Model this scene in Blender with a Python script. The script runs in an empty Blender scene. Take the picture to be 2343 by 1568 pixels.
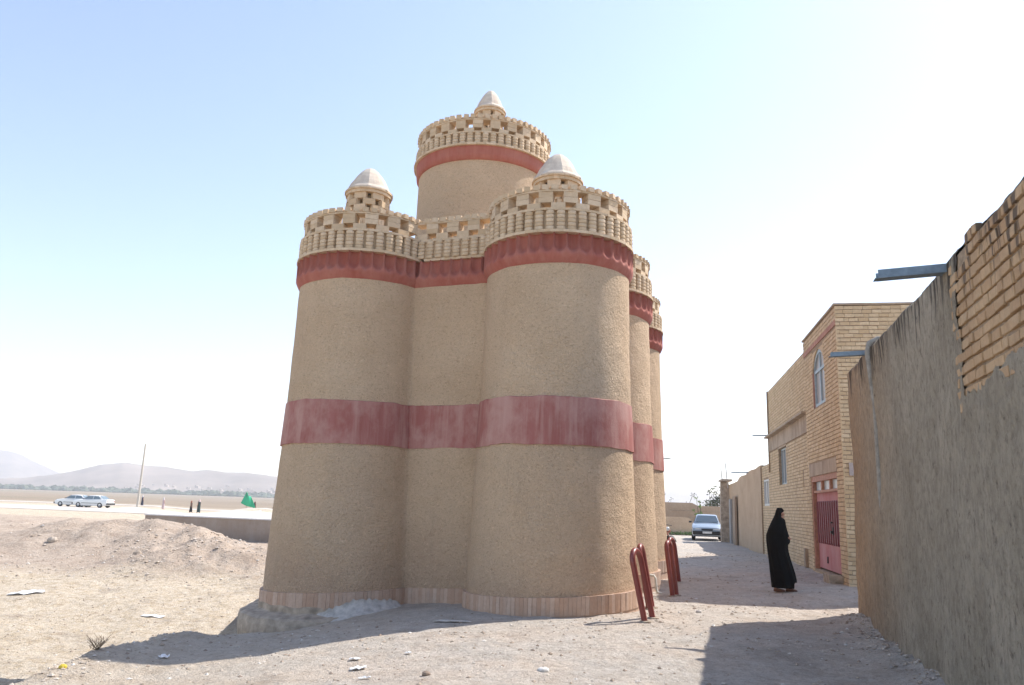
import bpy, math, random
import numpy as np
from mathutils import Vector, noise
random.seed(7)
D = bpy.data; S = bpy.context.scene; C = S.collection
R = math.radians

# ------------------------------------------------------------------ camera
PITCH, ROLL = R(11.77), R(1.87)
f_ = Vector((0, math.cos(PITCH), math.sin(PITCH))); r0 = Vector((1, 0, 0)); u0 = Vector((0, -math.sin(PITCH), math.cos(PITCH)))
r_ = math.cos(ROLL)*r0 + math.sin(ROLL)*u0; u_ = -math.sin(ROLL)*r0 + math.cos(ROLL)*u0
cd = D.cameras.new('camera'); cam = D.objects.new('camera', cd); C.objects.link(cam)
from mathutils import Matrix
M = Matrix((( r_.x, u_.x, -f_.x, 0), (r_.y, u_.y, -f_.y, 0), (r_.z, u_.z, -f_.z, 1.6), (0, 0, 0, 1)))
cam.matrix_world = M
cd.sensor_width = 36; cd.lens = 36*1786/2342.; cd.clip_end = 12000; cd.clip_start = .05
S.camera = cam
S.render.resolution_x = 1024; S.render.resolution_y = 685
# ------------------------------------------------------------------ light
SUN = Vector((.72, .416, 1.0)).normalized()
w = D.worlds.new('World'); S.world = w; w.use_nodes = True
nt = w.node_tree; sky = nt.nodes.new('ShaderNodeTexSky'); sky.sky_type = 'NISHITA'; sky.sun_disc = False
sky.sun_elevation = math.asin(SUN.z); sky.sun_rotation = math.atan2(SUN.x, SUN.y)
sky.air_density = 1.2; sky.dust_density = 1.9; sky.ozone_density = .6; sky.altitude = 1600
bg = nt.nodes['Background']; bg.inputs[1].default_value = .13
tn = nt.nodes.new('ShaderNodeMix'); tn.data_type = 'RGBA'; tn.blend_type = 'MULTIPLY'; tn.inputs[0].default_value = 1; tn.inputs[7].default_value = (1.055, 1.0, .99, 1)
nt.links.new(sky.outputs[0], tn.inputs[6]); nt.links.new(tn.outputs[2], bg.inputs[0])
sl = D.lights.new('sun', 'SUN'); sl.energy = 3.6; sl.angle = R(.53); sl.color = (1, .955, .88)
so = D.objects.new('sun', sl); C.objects.link(so); so.rotation_euler = SUN.to_track_quat('Z', 'Y').to_euler(); so.location = (20, 10, 30)
S.view_settings.view_transform = 'Standard'; S.view_settings.look = 'None'; S.view_settings.gamma = 1
S.view_settings.exposure = 1.08

# ------------------------------------------------------------------ helpers
def sm(a, b, x):
    t = np.clip((x-a)/(b-a), 0, 1); return t*t*(3-2*t)

class MB:
    def __init__(s): s.v = []; s.f = []; s.t = []; s.m = []; s.mi = 0
    def quad(s, a, b, c, d, t=.5):
        n = len(s.v); s.v += [tuple(a), tuple(b), tuple(c), tuple(d)]; s.f.append((n, n+1, n+2, n+3)); s.t.append(t); s.m.append(s.mi)
    def poly(s, pts, t=.5):
        n = len(s.v); s.v += [tuple(p) for p in pts]; s.f.append(tuple(range(n, n+len(pts)))); s.t.append(t); s.m.append(s.mi)
    def box(s, c, U, V, W, t=.5, jit=0, taper=0):
        """centre, three half-axis vectors (U right, V out, W up)"""
        c = Vector(c); U = Vector(U); V = Vector(V); W = Vector(W); n = len(s.v)
        for k in (-1, 1):
            for j in (-1, 1):
                for i in (-1, 1):
                    q = c+U*i*(1-taper*(j > 0))+V*j+W*k*(1-taper*(j > 0))
                    if jit: q += Vector((random.uniform(-jit, jit), random.uniform(-jit, jit), random.uniform(-jit, jit)))
                    s.v.append(tuple(q))
        for q in ((0, 1, 3, 2), (4, 6, 7, 5), (0, 4, 5, 1), (2, 3, 7, 6), (0, 2, 6, 4), (1, 5, 7, 3)):
            s.f.append(tuple(n+i for i in reversed(q))); s.t.append(t); s.m.append(s.mi)
    def abox(s, x0, x1, y0, y1, z0, z1, t=.5):
        s.box(((x0+x1)/2, (y0+y1)/2, (z0+z1)/2), ((x1-x0)/2, 0, 0), (0, (y1-y0)/2, 0), (0, 0, (z1-z0)/2), t)
    def grid(s, rows, close=False, t=.5):
        n = len(s.v); nr = len(rows); nc = len(rows[0])
        for r in rows: s.v += [tuple(p) for p in r]
        for i in range(nr-1):
            for j in range(nc if close else nc-1):
                k = (j+1) % nc
                s.f.append((n+i*nc+j, n+i*nc+k, n+(i+1)*nc+k, n+(i+1)*nc+j)); s.t.append(t); s.m.append(s.mi)
    def cap(s, ring, t=.5, flip=False):
        s.poly(list(reversed(ring)) if flip else ring, t)
    def tube(s, path, r, seg=10, caps=True, t=.5):
        P = [Vector(p) for p in path]; rr = r if isinstance(r, (list, tuple)) else [r]*len(P); rows = []
        up = Vector((0, 0, 1)); prev = None
        for i, p in enumerate(P):
            d = (P[min(i+1, len(P)-1)]-P[max(i-1, 0)]).normalized()
            if prev is None:
                a = d.cross(up if abs(d.z) < .95 else Vector((1, 0, 0))).normalized()
            else:
                a = (prev-d*prev.dot(d)).normalized()
            prev = a; b = d.cross(a)
            rows.append([p+(a*math.cos(2*math.pi*k/seg)+b*math.sin(2*math.pi*k/seg))*rr[i] for k in range(seg)])
        s.grid(rows, True, t)
        if caps: s.cap(rows[0], t, True); s.cap(rows[-1], t)
    def lathe(s, c, prof, seg=24, t=.5, fn=None):
        rows = []
        for (r, z) in prof:
            rows.append([(c[0]+r*math.cos(2*math.pi*k/seg)*(fn(k, z) if fn else 1), c[1]+r*math.sin(2*math.pi*k/seg)*(fn(k, z) if fn else 1), c[2]+z) for k in range(seg)])
        s.grid(rows, True, t)
    def ellipsoid(s, c, rx, ry, rz, seg=12, n=8, jit=0, t=.5):
        rows = []
        for i in range(n+1):
            a = -math.pi/2+math.pi*i/n
            rows.append([(c[0]+rx*math.cos(a)*math.cos(2*math.pi*k/seg)*(1+random.uniform(-jit, jit)), c[1]+ry*math.cos(a)*math.sin(2*math.pi*k/seg)*(1+random.uniform(-jit, jit)), c[2]+rz*math.sin(a)*(1+random.uniform(-jit, jit))) for k in range(seg)])
        s.grid(rows, True, t)
    def build(s, name, mats, parent=None, smooth=False, loc=None):
        me = D.meshes.new(name)
        off = Vector((0, 0, 0))
        if parent is not None and loc is None:
            p = parent
            while p is not None: off += p.location; p = p.parent
        if loc is not None: off = Vector(loc)
        vs = [(a[0]-off.x, a[1]-off.y, a[2]-off.z) for a in s.v] if off.length > 0 else s.v
        me.from_pydata(vs, [], s.f)
        at = me.attributes.new('tint', 'FLOAT', 'FACE'); at.data.foreach_set('value', s.t)
        if not isinstance(mats, (list, tuple)): mats = [mats]
        for m in mats: me.materials.append(m)
        me.polygons.foreach_set('material_index', s.m)
        if smooth: me.polygons.foreach_set('use_smooth', [True]*len(me.polygons))
        me.validate(); me.update()
        o = D.objects.new(name, me); C.objects.link(o)
        if parent is not None: o.parent = parent
        if loc is not None and parent is None: o.location = loc
        return o

def weld(o, d=.0005):
    import bmesh
    bm = bmesh.new(); bm.from_mesh(o.data); bmesh.ops.remove_doubles(bm, verts=bm.verts, dist=d)
    bmesh.ops.recalc_face_normals(bm, faces=bm.faces); bm.to_mesh(o.data); bm.free(); return o

def thing(name, label, cat, loc=(0, 0, 0), group=None):
    o = D.objects.new(name, None); C.objects.link(o); o.location = loc
    o['label'] = label; o['category'] = cat
    if group: o['group'] = group
    return o
def tag(o, label, cat, group=None):
    o['label'] = label; o['category'] = cat
    if group: o['group'] = group
    return o

# ------------------------------------------------------------------ materials
class NM:
    """tiny node-graph helper"""
    def __init__(s, name, rough=.9, coord='Object'):
        s.m = D.materials.new(name); s.m.use_nodes = True; s.t = s.m.node_tree; s.n = s.t.nodes; s.l = s.t.links
        s.b = s.n['Principled BSDF']; s.b.inputs['Roughness'].default_value = rough
        s.b.inputs['Specular IOR Level'].default_value = .25
        tc = s.n.new('ShaderNodeTexCoord'); s.co = tc.outputs[coord]
    def link(s, a, b): s.l.new(a, b)
    def mapping(s, scale, loc=(0, 0, 0)):
        m = s.n.new('ShaderNodeMapping'); m.inputs['Scale'].default_value = scale; m.inputs['Location'].default_value = loc; s.link(s.co, m.inputs[0]); return m.outputs[0]
    def noise(s, scale, detail=4, rough=.6, vec=None, dist=0):
        t = s.n.new('ShaderNodeTexNoise'); t.inputs['Scale'].default_value = scale; t.inputs['Detail'].default_value = detail; t.inputs['Roughness'].default_value = rough
        t.inputs['Distortion'].default_value = dist
        s.link(vec or s.co, t.inputs[0]); return t.outputs[0]
    def vor(s, scale, vec=None, feature='F1', out=0, rnd=1):
        t = s.n.new('ShaderNodeTexVoronoi'); t.feature = feature; t.inputs['Scale'].default_value = scale; t.inputs['Randomness'].default_value = rnd
        s.link(vec or s.co, t.inputs[0]); return t.outputs[out]
    def ramp(s, fac, stops):
        t = s.n.new('ShaderNodeValToRGB'); e = t.color_ramp.elements
        while len(e) < len(stops): e.new(.5)
        for i, (p, c) in enumerate(stops):
            e[i].position = p; e[i].color = (c[0], c[1], c[2], 1) if isinstance(c, (tuple, list)) else (c, c, c, 1)
        s.link(fac, t.inputs[0]); return t.outputs[0]
    def mix(s, fac, a, b, mode='MIX'):
        t = s.n.new('ShaderNodeMix'); t.data_type = 'RGBA'; t.blend_type = mode
        for v, i in ((fac, 0), (a, 6), (b, 7)):
            if isinstance(v, (int, float)): t.inputs[i].default_value = v
            elif isinstance(v, (tuple, list)): t.inputs[i].default_value = (v[0], v[1], v[2], 1)
            else: s.link(v, t.inputs[i])
        return t.outputs[2]
    def math(s, op, a, b=None):
        t = s.n.new('ShaderNodeMath'); t.operation = op
        for v, i in ((a, 0), (b, 1)):
            if v is None: continue
            if isinstance(v, (int, float)): t.inputs[i].default_value = v
            else: s.link(v, t.inputs[i])
        return t.outputs[0]
    def attr(s, name='tint'):
        t = s.n.new('ShaderNodeAttribute'); t.attribute_name = name; return t.outputs['Fac']
    def sep(s):
        t = s.n.new('ShaderNodeSeparateXYZ'); s.link(s.co, t.inputs[0]); return t.outputs
    def bump(s, h, strength=.5, dist=.02, prev=None):
        t = s.n.new('ShaderNodeBump'); t.inputs['Strength'].default_value = strength; t.inputs['Distance'].default_value = dist
        s.link(h, t.inputs['Height'])
        if prev is not None: s.link(prev, t.inputs['Normal'])
        s.link(t.outputs[0], s.b.inputs['Normal']); return t.outputs[0]
    def col(s, c):
        if isinstance(c, (tuple, list)): s.b.inputs['Base Color'].default_value = (c[0], c[1], c[2], 1)
        else: s.link(c, s.b.inputs['Base Color'])
        return s

def plain(name, c, rough=.8, metal=0, spec=.3, var=.12, scale=12, bump=0):
    g = NM(name, rough); n = g.noise(scale, 4)
    a = tuple(min(1, x*(1-var)) for x in c); b = tuple(min(1, x*(1+var)) for x in c)
    g.col(g.ramp(n, [(.3, a), (.7, b)])); g.b.inputs['Metallic'].default_value = metal; g.b.inputs['Specular IOR Level'].default_value = spec
    if bump: g.bump(n, bump, .01)
    return g.m

def mk_plaster(name, c1, c2, dark, fleck=.5, bs=.9):
    g = NM(name, .95)
    big = g.noise(.9, 5, .6)
    base = g.ramp(big, [(.3, c1), (.72, c2)])
    if name == 'straw_plaster':      # damp, redder clay in the lowest metre and a few repaired patches
        zz = g.sep()[2]; lo = g.ramp(g.math('ADD', g.math('MULTIPLY', zz, .42), g.math('MULTIPLY', g.noise(1.1, 4), .9)), [(.45, .55), (1.0, 0.)])
        base = g.mix(lo, base, (.45, .30, .215)); pa = g.noise(.55, 3, .5, vec=g.mapping((1, 1, .7), (2, 9, 4))); base = g.mix(g.ramp(pa, [(.60, 0.), (.64, .30)]), base, (.50, .38, .27)); wl = g.noise(1.0, 4, .7, vec=g.mapping((2.6, 2.6, .22), (1, 4, 2))); base = g.mix(g.ramp(wl, [(.58, 0.), (.75, .28)]), base, (.42, .30, .20))
    str_ = g.noise(26, 3, .7, dist=1.5)
    base = g.mix(g.ramp(str_, [(.56, 0.), (.72, 1.)]), base, tuple(x*1.18 for x in c2))
    fl = g.noise(27, 4, .7, vec=g.mapping((1, 1, 1.5), (3, 1, 7)), dist=1.2)
    base = g.mix(g.math('MULTIPLY', g.ramp(fl, [(.545, 0.), (.60, 1.)]), fleck), base, dark)
    g.col(base)
    h = g.math('ADD', g.math('MULTIPLY', g.noise(24, 4, .7, dist=.8), .8), g.math('MULTIPLY', g.noise(4, 3), 1.0))
    g.bump(h, bs, .055); return g.m
m_mud = mk_plaster('straw_plaster', (.555, .395, .255), (.65, .48, .325), (.26, .17, .10), .42, 1.0)
def mk_red(name, c1, c2, pale, amt, streak=(9, 9, .5)):
    g = NM(name, .85)
    n = g.noise(1.0, 5, .65, vec=g.mapping(streak))
    base = g.ramp(n, [(.3, c1), (.65, c2)])
    n2 = g.noise(1.0, 5, .7, vec=g.mapping((1.3, 1.3, .9), (4, 2, 1)))
    n3 = g.noise(1.0, 4, .7, vec=g.mapping((6, 6, .35), (9, 2, 1)))
    f = g.math('MULTIPLY', g.ramp(n2, [(.42, 0.), (.62, 1.)]), amt)
    f2 = g.math('MULTIPLY', g.ramp(n3, [(.5, 0.), (.68, 1.)]), amt*.7)
    base = g.mix(f, base, pale); base = g.mix(f2, base, pale)
    g.col(base); g.bump(g.noise(30, 4), .35, .01); return g.m
m_red = mk_red('red_oxide_paint', (.30, .086, .062), (.37, .118, .088), (.46, .22, .17), .35)
m_redf = mk_red('faded_red_paint', (.29, .095, .078), (.36, .14, .12), (.50, .31, .26), .65)
def mk_brickstone(name, c1, c2, bump=.5, dirt=(.2, .15, .1), damt=.3):
    g = NM(name, .9)
    t = g.attr()
    base = g.ramp(t, [(0., c1), (1., c2)])
    n = g.noise(14, 5, .7)
    base = g.mix(g.ramp(n, [(.35, .35), (.6, 0.)]), base, tuple(x*.72 for x in c1))
    d = g.noise(1.1, 5, .7, vec=g.mapping((1, 1, .5), (5, 5, 5)))
    base = g.mix(g.math('MULTIPLY', g.ramp(d, [(.5, 0.), (.72, 1.)]), damt), base, dirt)
    g.col(base); g.bump(g.noise(55, 4, .7), bump, .008); return g.m
m_cream = mk_brickstone('cream_cut_brick', (.54, .395, .25), (.68, .53, .375), .4, (.4, .3, .2), .25)
m_plinth = mk_brickstone('soldier_brick', (.47, .30, .21), (.60, .44, .34), .5, (.40, .35, .30), .6)
m_white = mk_red('whitewash', (.56, .47, .375), (.70, .60, .49), (.50, .38, .30), .6, (6, 6, 9))
m_cement = plain('cement', (.38, .305, .235), .95, var=.35, scale=6, bump=.6)
m_cementw = plain('white_cement_render', (.47, .43, .39), .95, var=.25, scale=11, bump=.6)
m_brick = mk_brickstone('yellow_brick', (.57, .415, .25), (.70, .545, .36), .7, (.34, .25, .17), .4)
m_brickn = mk_brickstone('rough_yellow_brick', (.48, .31, .175), (.60, .42, .25), .9, (.26, .17, .11), .5)
m_pink = mk_brickstone('pink_brick', (.44, .22, .17), (.54, .31, .23), .5)
def mk_brickn():
    m = m_brickn; t = m.node_tree; L = t.links; b = t.nodes['Principled BSDF']; src = b.inputs['Base Color'].links[0].from_socket
    tc = t.nodes.new('ShaderNodeTexCoord'); mp = t.nodes.new('ShaderNodeMapping'); mp.inputs['Scale'].default_value = (11, 11, .35); L.new(tc.outputs['Object'], mp.inputs[0])
    n = t.nodes.new('ShaderNodeTexNoise'); n.inputs['Scale'].default_value = 1; n.inputs['Detail'].default_value = 3; L.new(mp.outputs[0], n.inputs[0])
    s = t.nodes.new('ShaderNodeSeparateXYZ'); L.new(tc.outputs['Object'], s.inputs[0])
    a = t.nodes.new('ShaderNodeMath'); a.operation = 'MULTIPLY_ADD'; a.inputs[1].default_value = .34; a.inputs[2].default_value = -1.33; L.new(s.outputs[2], a.inputs[0])
    c = t.nodes.new('ShaderNodeMath'); c.operation = 'ADD'; L.new(a.outputs[0], c.inputs[0]); L.new(n.outputs[0], c.inputs[1])
    r = t.nodes.new('ShaderNodeValToRGB'); r.color_ramp.elements[0].position = .44; r.color_ramp.elements[0].color = (0, 0, 0, 1); r.color_ramp.elements[1].position = .54; r.color_ramp.elements[1].color = (.8, .8, .8, 1); L.new(c.outputs[0], r.inputs[0])
    x = t.nodes.new('ShaderNodeMix'); x.data_type = 'RGBA'; L.new(r.outputs[0], x.inputs[0]); L.new(src, x.inputs[6]); x.inputs[7].default_value = (.05, .04, .035, 1); L.new(x.outputs[2], b.inputs['Base Color'])
mk_brickn()
m_mortar = plain('mortar', (.33, .245, .165), .95, var=.3, scale=20, bump=.6)
m_lintel = mk_red('concrete_beam', (.38, .29, .21), (.48, .38, .28), (.20, .14, .10), .5, (3, 3, .6))

# old plaster of the big right-hand wall, black rain streaks hang from its top (attribute 'tint' = distance below the top)
def mk_oldwall():
    g = NM('weathered_mud_render', .95); g.b.inputs['Specular IOR Level'].default_value = .1
    n = g.noise(1.0, 6, .7, vec=g.mapping((.8, .8, .55)))
    xyz = g.sep()
    far = g.ramp(g.math('MULTIPLY', g.math('ADD', xyz[1], 4.2), .3), [(0., 0.), (1., 1.)])
    c_g = g.ramp(n, [(.32, (.36, .305, .225)), (.68, (.58, .50, .385))])
    c_t = g.ramp(n, [(.3, (.41, .285, .18)), (.7, (.56, .41, .27))])
    base = g.mix(far, c_g, c_t)
    v = g.noise(1.0, 6, .75, vec=g.mapping((13, 13, 8)), dist=.25)
    base = g.mix(g.ramp(v, [(.38, .4), (.56, 0.)]), base, (.15, .125, .10))
    p = g.noise(9, 5, .7); base = g.mix(g.ramp(p, [(.52, 0.), (.7, .55)]), base, (.44, .37, .29))
    dk = g.noise(15, 5, .75, vec=g.mapping((1, 1, .65), (3, 3, 3)), dist=.2)
    base = g.mix(g.ramp(dk, [(.56, 0.), (.66, .6)]), base, (.10, .08, .065))
    st = g.noise(1.0, 3, .7, vec=g.mapping((11, 11, .35), (2, 5, 3)))
    dist = g.attr()
    th = g.math('ADD', st, g.math('MULTIPLY', dist, -.34))
    base = g.mix(g.ramp(th, [(.42, 0.), (.52, .8)]), base, (.035, .03, .028))
    g.col(base)
    h = g.math('ADD', g.math('MULTIPLY', g.noise(1.0, 5, .75, vec=g.mapping((24, 24, 19)), dist=.1), 1.0), g.math('MULTIPLY', g.noise(7, 4), .8))
    g.bump(h, 1.0, .05); return g.m
m_old = mk_oldwall()
m_alleymud = mk_plaster('alley_mud', (.44, .31, .205), (.55, .41, .28), (.3, .2, .13), .3, .6)

def mk_ground():
    g = NM('dusty_ground', .97, 'Object'); g.b.inputs['Specular IOR Level'].default_value = .1
    n = g.noise(.45, 6, .7); n2 = g.noise(2.6, 6, .8)
    xyz = g.sep()
    tan = g.ramp(n2, [(.36, (.52, .425, .345)), (.62, (.66, .58, .50))])
    grey = g.ramp(n2, [(.36, (.47, .42, .365)), (.62, (.63, .575, .515))])
    left = g.ramp(g.math('MULTIPLY', g.math('ADD', xyz[0], 7.0), .17), [(0., 1.), (1., 0.)])
    base = g.mix(g.ramp(n, [(.42, 0.), (.58, 1.)]), grey, tan)
    field = g.ramp(g.noise(3.5, 6, .75), [(.34, (.45, .35, .235)), (.5, (.60, .50, .375)), (.68, (.67, .59, .48))])
    base = g.mix(left, base, field)
    ym = g.math('ADD', xyz[1], g.math('MULTIPLY', g.noise(.35, 3), 5.0)); spl = g.math('MULTIPLY', g.ramp(g.math('MULTIPLY', g.math('ADD', ym, -29.3), .5), [(0., 0.), (1., 1.)]), g.ramp(g.math('MULTIPLY', g.math('ADD', ym, -60.), .15), [(0., 1.), (1., 0.)]))
    soil = g.ramp(g.noise(1.6, 6, .8), [(.34, (.37, .275, .21)), (.6, (.52, .42, .34))]); base = g.mix(g.math('MULTIPLY', g.math('MULTIPLY', spl, left), .85), base, soil)
    farf = g.ramp(g.math('MULTIPLY', g.math('ADD', xyz[1], -105.0), .01), [(0., 0.), (.5, 1.)])
    fc = g.ramp(g.noise(1.0, 5, .7, vec=g.mapping((.004, .02, 1))), [(.35, (.24, .19, .135)), (.5, (.30, .235, .17)), (.65, (.19, .18, .12))])
    base = g.mix(farf, base, fc)
    pt = g.noise(.55, 5, .7, vec=g.mapping((1, 1, 1), (7, 3, 0))); base = g.mix(g.ramp(pt, [(.56, 0.), (.7, .55)]), base, (.25, .20, .165))
    v = g.vor(26); sp = g.ramp(g.noise(5, 3), [(.42, .0), (.65, .14)])
    base = g.mix(g.math('LESS_THAN', v, sp), base, (.66, .62, .57))
    v2 = g.vor(19, vec=g.mapping((1, 1, 1), (4, 4, 4)))
    base = g.mix(g.math('MULTIPLY', g.math('LESS_THAN', v2, sp), .8), base, (.25, .19, .15))
    fine = g.noise(40, 5, .8); base = g.mix(g.ramp(fine, [(.35, .45), (.52, 0.)]), base, (.26, .205, .16))
    cl = g.noise(11, 5, .8); base = g.mix(g.ramp(cl, [(.36, .5), (.5, 0.)]), base, (.30, .235, .18))
    g.col(base)
    h = g.math('ADD', g.math('MULTIPLY', g.noise(30, 6, .75), .5), g.math('MULTIPLY', g.noise(5, 5, .7), 1.2))
    g.bump(h, 1.0, .085); return g.m
m_ground = mk_ground()

# ------------------------------------------------------------------ terrain
rng = np.random.RandomState(3)
def vnoise(x, y, sc, seed):
    """cheap value noise on arrays"""
    x = x*sc+seed*17.3; y = y*sc-seed*9.1
    xi = np.floor(x); yi = np.floor(y); fx = x-xi; fy = y-yi; fx = fx*fx*(3-2*fx); fy = fy*fy*(3-2*fy)
    def h(a, b): 
        v = np.sin(a*127.1+b*311.7+seed*74.7)*43758.5453; return v-np.floor(v)
    return (h(xi, yi)*(1-fx)+h(xi+1, yi)*fx)*(1-fy)+(h(xi, yi+1)*(1-fx)+h(xi+1, yi+1)*fx)*fy-.5
def fbm(x, y, sc, seed, o=4):
    r = 0; a = 1
    for k in range(o): r = r+a*vnoise(x, y, sc*2**k, seed+k); a *= .5
    return r
def gs(x, y, cx, cy, sx, sy, h, a=0):
    ca, sa = math.cos(a), math.sin(a); dx = (x-cx)*ca+(y-cy)*sa; dy = -(x-cx)*sa+(y-cy)*ca
    return h*np.exp(-(dx/sx)**2-(dy/sy)**2)
def ground_z(x, y):
    x = np.asarray(x, float); y = np.asarray(y, float)
    xc = -4.45-.45*sm(13.3, 10.5, y)+.9*sm(13.2, 14.6, y)+.28*vnoise(y, y*0, 1.1, 2)+.12*vnoise(y, y*0, 3.3, 4)      # crest of the bank
    t = sm(0, 1, (x-.5)/(-5.0))
    plateau = -.36*t*sm(22, 13, np.abs(y-8)+8)+.07*np.exp(-((x-xc-.35)/.5)**2)*sm(13, 11, y)
    zf = -1.9+.8*sm(17, 30, y)+.55*sm(28, 40, y)+.25*sm(45, 92, y)
    q = x/np.maximum(y, 1)
    zf = zf-.32*sm(-.44, -.39, q)*sm(60, 98, y)
    zf = zf+2.6*sm(300, 1400, y)
    bank = .55*sm(0, .22, (xc-x))+.45*sm(.15, 1.0, (xc-x))
    b2 = sm(14.5, 22, y)*sm(-1, -9, x); bank = np.maximum(bank*sm(16.5, 13.5, y), np.maximum(b2, bank*0+sm(-4.6, -6.2, x)*sm(13, 15, y)))
    plateau = plateau-.34*np.exp(-((x+4.0)/1.1)**2-((y-13.6)/1.2)**2)
    z = plateau*(1-bank)+zf*bank
    far = sm(60, 120, y)*sm(40, 0, x); z = z*(1-far)+zf*far
    z = z+.14*sm(4.4, 8.2, x)*sm(13.6, 16.5, y)*sm(34, 26, y)
    # spoil heaps in front of the low wall
    msk = sm(-4.6, -7.2, x)
    hp = gs(x, y, -14.6, 35.2, 2.3, 2.0, .72)+gs(x, y, -13.0, 33.0, 2.4, 1.8, .42)+gs(x, y, -11.2, 31.8, 2.0, 2.0, .5)+gs(x, y, -8.6, 31.5, 2.0, 1.6, .30)+gs(x, y, -10.5, 29.6, 4.0, 1.5, .5)+gs(x, y, -18.5, 36, 3.5, 2.2, .7)+gs(x, y, -17.5, 34, 5, 2.5, .45)+gs(x, y, -32, 44, 14, 4, .5)+gs(x, y, -44, 58, 12, 5, .35)
    hp = hp+hp*.45*fbm(x, y, .9, 5, 5)+.1*sm(.05, .3, hp)*fbm(x, y, 2.6, 15, 4)
    z = z+msk*hp
    z = z+gs(x, y, -26.5, 87, 5.0, 5, 1.0)+gs(x, y, -38.5, 88, 1.6, 1.2, .45)*0+gs(x, y, -40.6, 86, 1.8, 1.2, .5)
    near = sm(60, 20, np.hypot(x, y-12))
    amp = .05+.06*sm(-4, -6, x)
    z = z+near*(amp*fbm(x, y, .7, 9, 4)+.02*fbm(x, y, 4.0, 12, 3)+.10*sm(.9, .0, np.abs(x-xc))*fbm(x, y, 2.0, 30, 4)*sm(16, 13, y))
    # debris along the foot of the right-hand wall
    wx = 5.88+.288*(y-13.55); z = z+.13*sm(.7, 0, wx-x)*sm(15, 13, y)*(.7+fbm(x, y, 2.5, 21, 3))
    z = z+.9*sm(60, 30, y)*0
    return z
def gz(x, y): return float(ground_z(x, y))
def grade(lims):
    out = []
    for a, b, st in lims: out += list(np.arange(a, b, st))
    return np.array(out+[lims[-1][1]])
xs = grade([(-2800, -400, 100), (-400, -100, 12), (-100, -30, 1.5), (-30, -14, .35), (-14, 9, .075), (9, 16, .35), (16, 60, 3), (60, 400, 40), (400, 2800, 150)])
ys = grade([(-120, -10, 15), (-10, 5, 1.2), (5, 19, .075), (19, 37, .14), (37, 60, .5), (60, 120, 1.5), (120, 300, 8), (300, 2850, 60)])
X, Y = np.meshgrid(xs, ys); Z = ground_z(X, Y)
me = D.meshes.new('ground'); nv = X.size; me.vertices.add(nv)
me.vertices.foreach_set('co', np.stack([X, Y, Z], -1).astype(np.float32).ravel())
ny, nx = X.shape; ii = (np.arange(ny-1)[:, None]*nx+np.arange(nx-1)[None, :]).ravel()
F = np.stack([ii, ii+1, ii+1+nx, ii+nx], -1).astype(np.int32)
me.loops.add(F.size); me.loops.foreach_set('vertex_index', F.ravel()); me.polygons.add(len(F))
me.polygons.foreach_set('loop_start', np.arange(0, F.size, 4, dtype=np.int32)); me.polygons.foreach_set('loop_total', np.full(len(F), 4, np.int32))
me.update(calc_edges=True); me.polygons.foreach_set('use_smooth', [True]*len(F)); me.materials.append(m_ground)
go = D.objects.new('ground', me); C.objects.link(go); go['kind'] = 'structure'

# pale dirt road crossing the plain on the left
g = NM('pale_road_dust', .97); g.col(g.ramp(g.noise(.6, 5), [(.3, (.46, .41, .36)), (.7, (.56, .51, .46))])); g.bump(g.noise(8, 4), .3, .02); m_road = g.m
def road(name, pts, wd):
    mb = MB(); rows = []
    for (x, y) in pts:
        rows.append([(x+0*k, y+k*wd, gz(x, y+k*wd)+.03+.02*(abs(k) < .4)) for k in (-.5, -.3, -.1, .1, .3, .5)])
    mb.grid(rows); o = mb.build(name, m_road, smooth=True); o['kind'] = 'structure'; return o
road('road', [(x, 90-.08*(x+60)+2.5*math.sin(x*.07)) for x in np.arange(-130, -18, 2)], 17)
road('road', [(x, 126-.05*(x+60)+2*math.sin(x*.05)) for x in np.arange(-170, -18, 3)], 9)

# ------------------------------------------------------------------ hills (two ridges, real distance)
def hills(name, prof, depth, mat, rough, back=1.15):
    mb = MB(); px = np.array([p[0] for p in prof]); pz = np.array([p[1] for p in prof]); y0 = depth
    xx = np.linspace(px[0], px[-1], 170); zz = np.interp(xx, px, pz); rows = []
    for k, (fy, fz) in enumerate(((.80, -.04), (.84, .10), (.88, .26), (.92, .5), (.95, .72), (.975, .9), (1, 1), (1.03, .9), (1.08, .6), (back, .2), (back*1.06, -.1))):
        rows.append([(x*(fy if fy < 1 else 1), y0*fy, z*fz+2+rough*abs(fz)*fbm(np.array(x*.02), np.array(fy*40.), 1.0, 40, 4)*(.3 if k == 6 else 1)) for x, z in zip(xx, zz)])
    mb.grid(rows); o = mb.build(name, mat, smooth=True); o['kind'] = 'structure'; return o
m_hill = plain('dry_hill_rock', (.24, .19, .155), 1, var=.35, scale=.01)
hills('hills', [(-1100, 14), (-956, 18), (-923, 20), (-890, 23), (-824, 36), (-771, 50), (-726, 55.5), (-692, 52), (-648, 51.5), (-597, 42.5), (-568, 46), (-534, 43), (-500, 45.5), (-444, 40), (-380, 36), (-300, 20), (-150, 8)], 1500, m_hill, 7)
hills('mountains', [(-2600, 170), (-2000, 160), (-1751, 144), (-1608, 121), (-1566, 114), (-1505, 82), (-1445, 50), (-1300, 20), (-900, 12)], 2500, m_hill, 14, 1.08)
hills('mountains', [(200, 10), (420, 40), (520, 66), (600, 60), (700, 30), (900, 20), (1500, 14)], 2400, m_hill, 10, 1.08)
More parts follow.
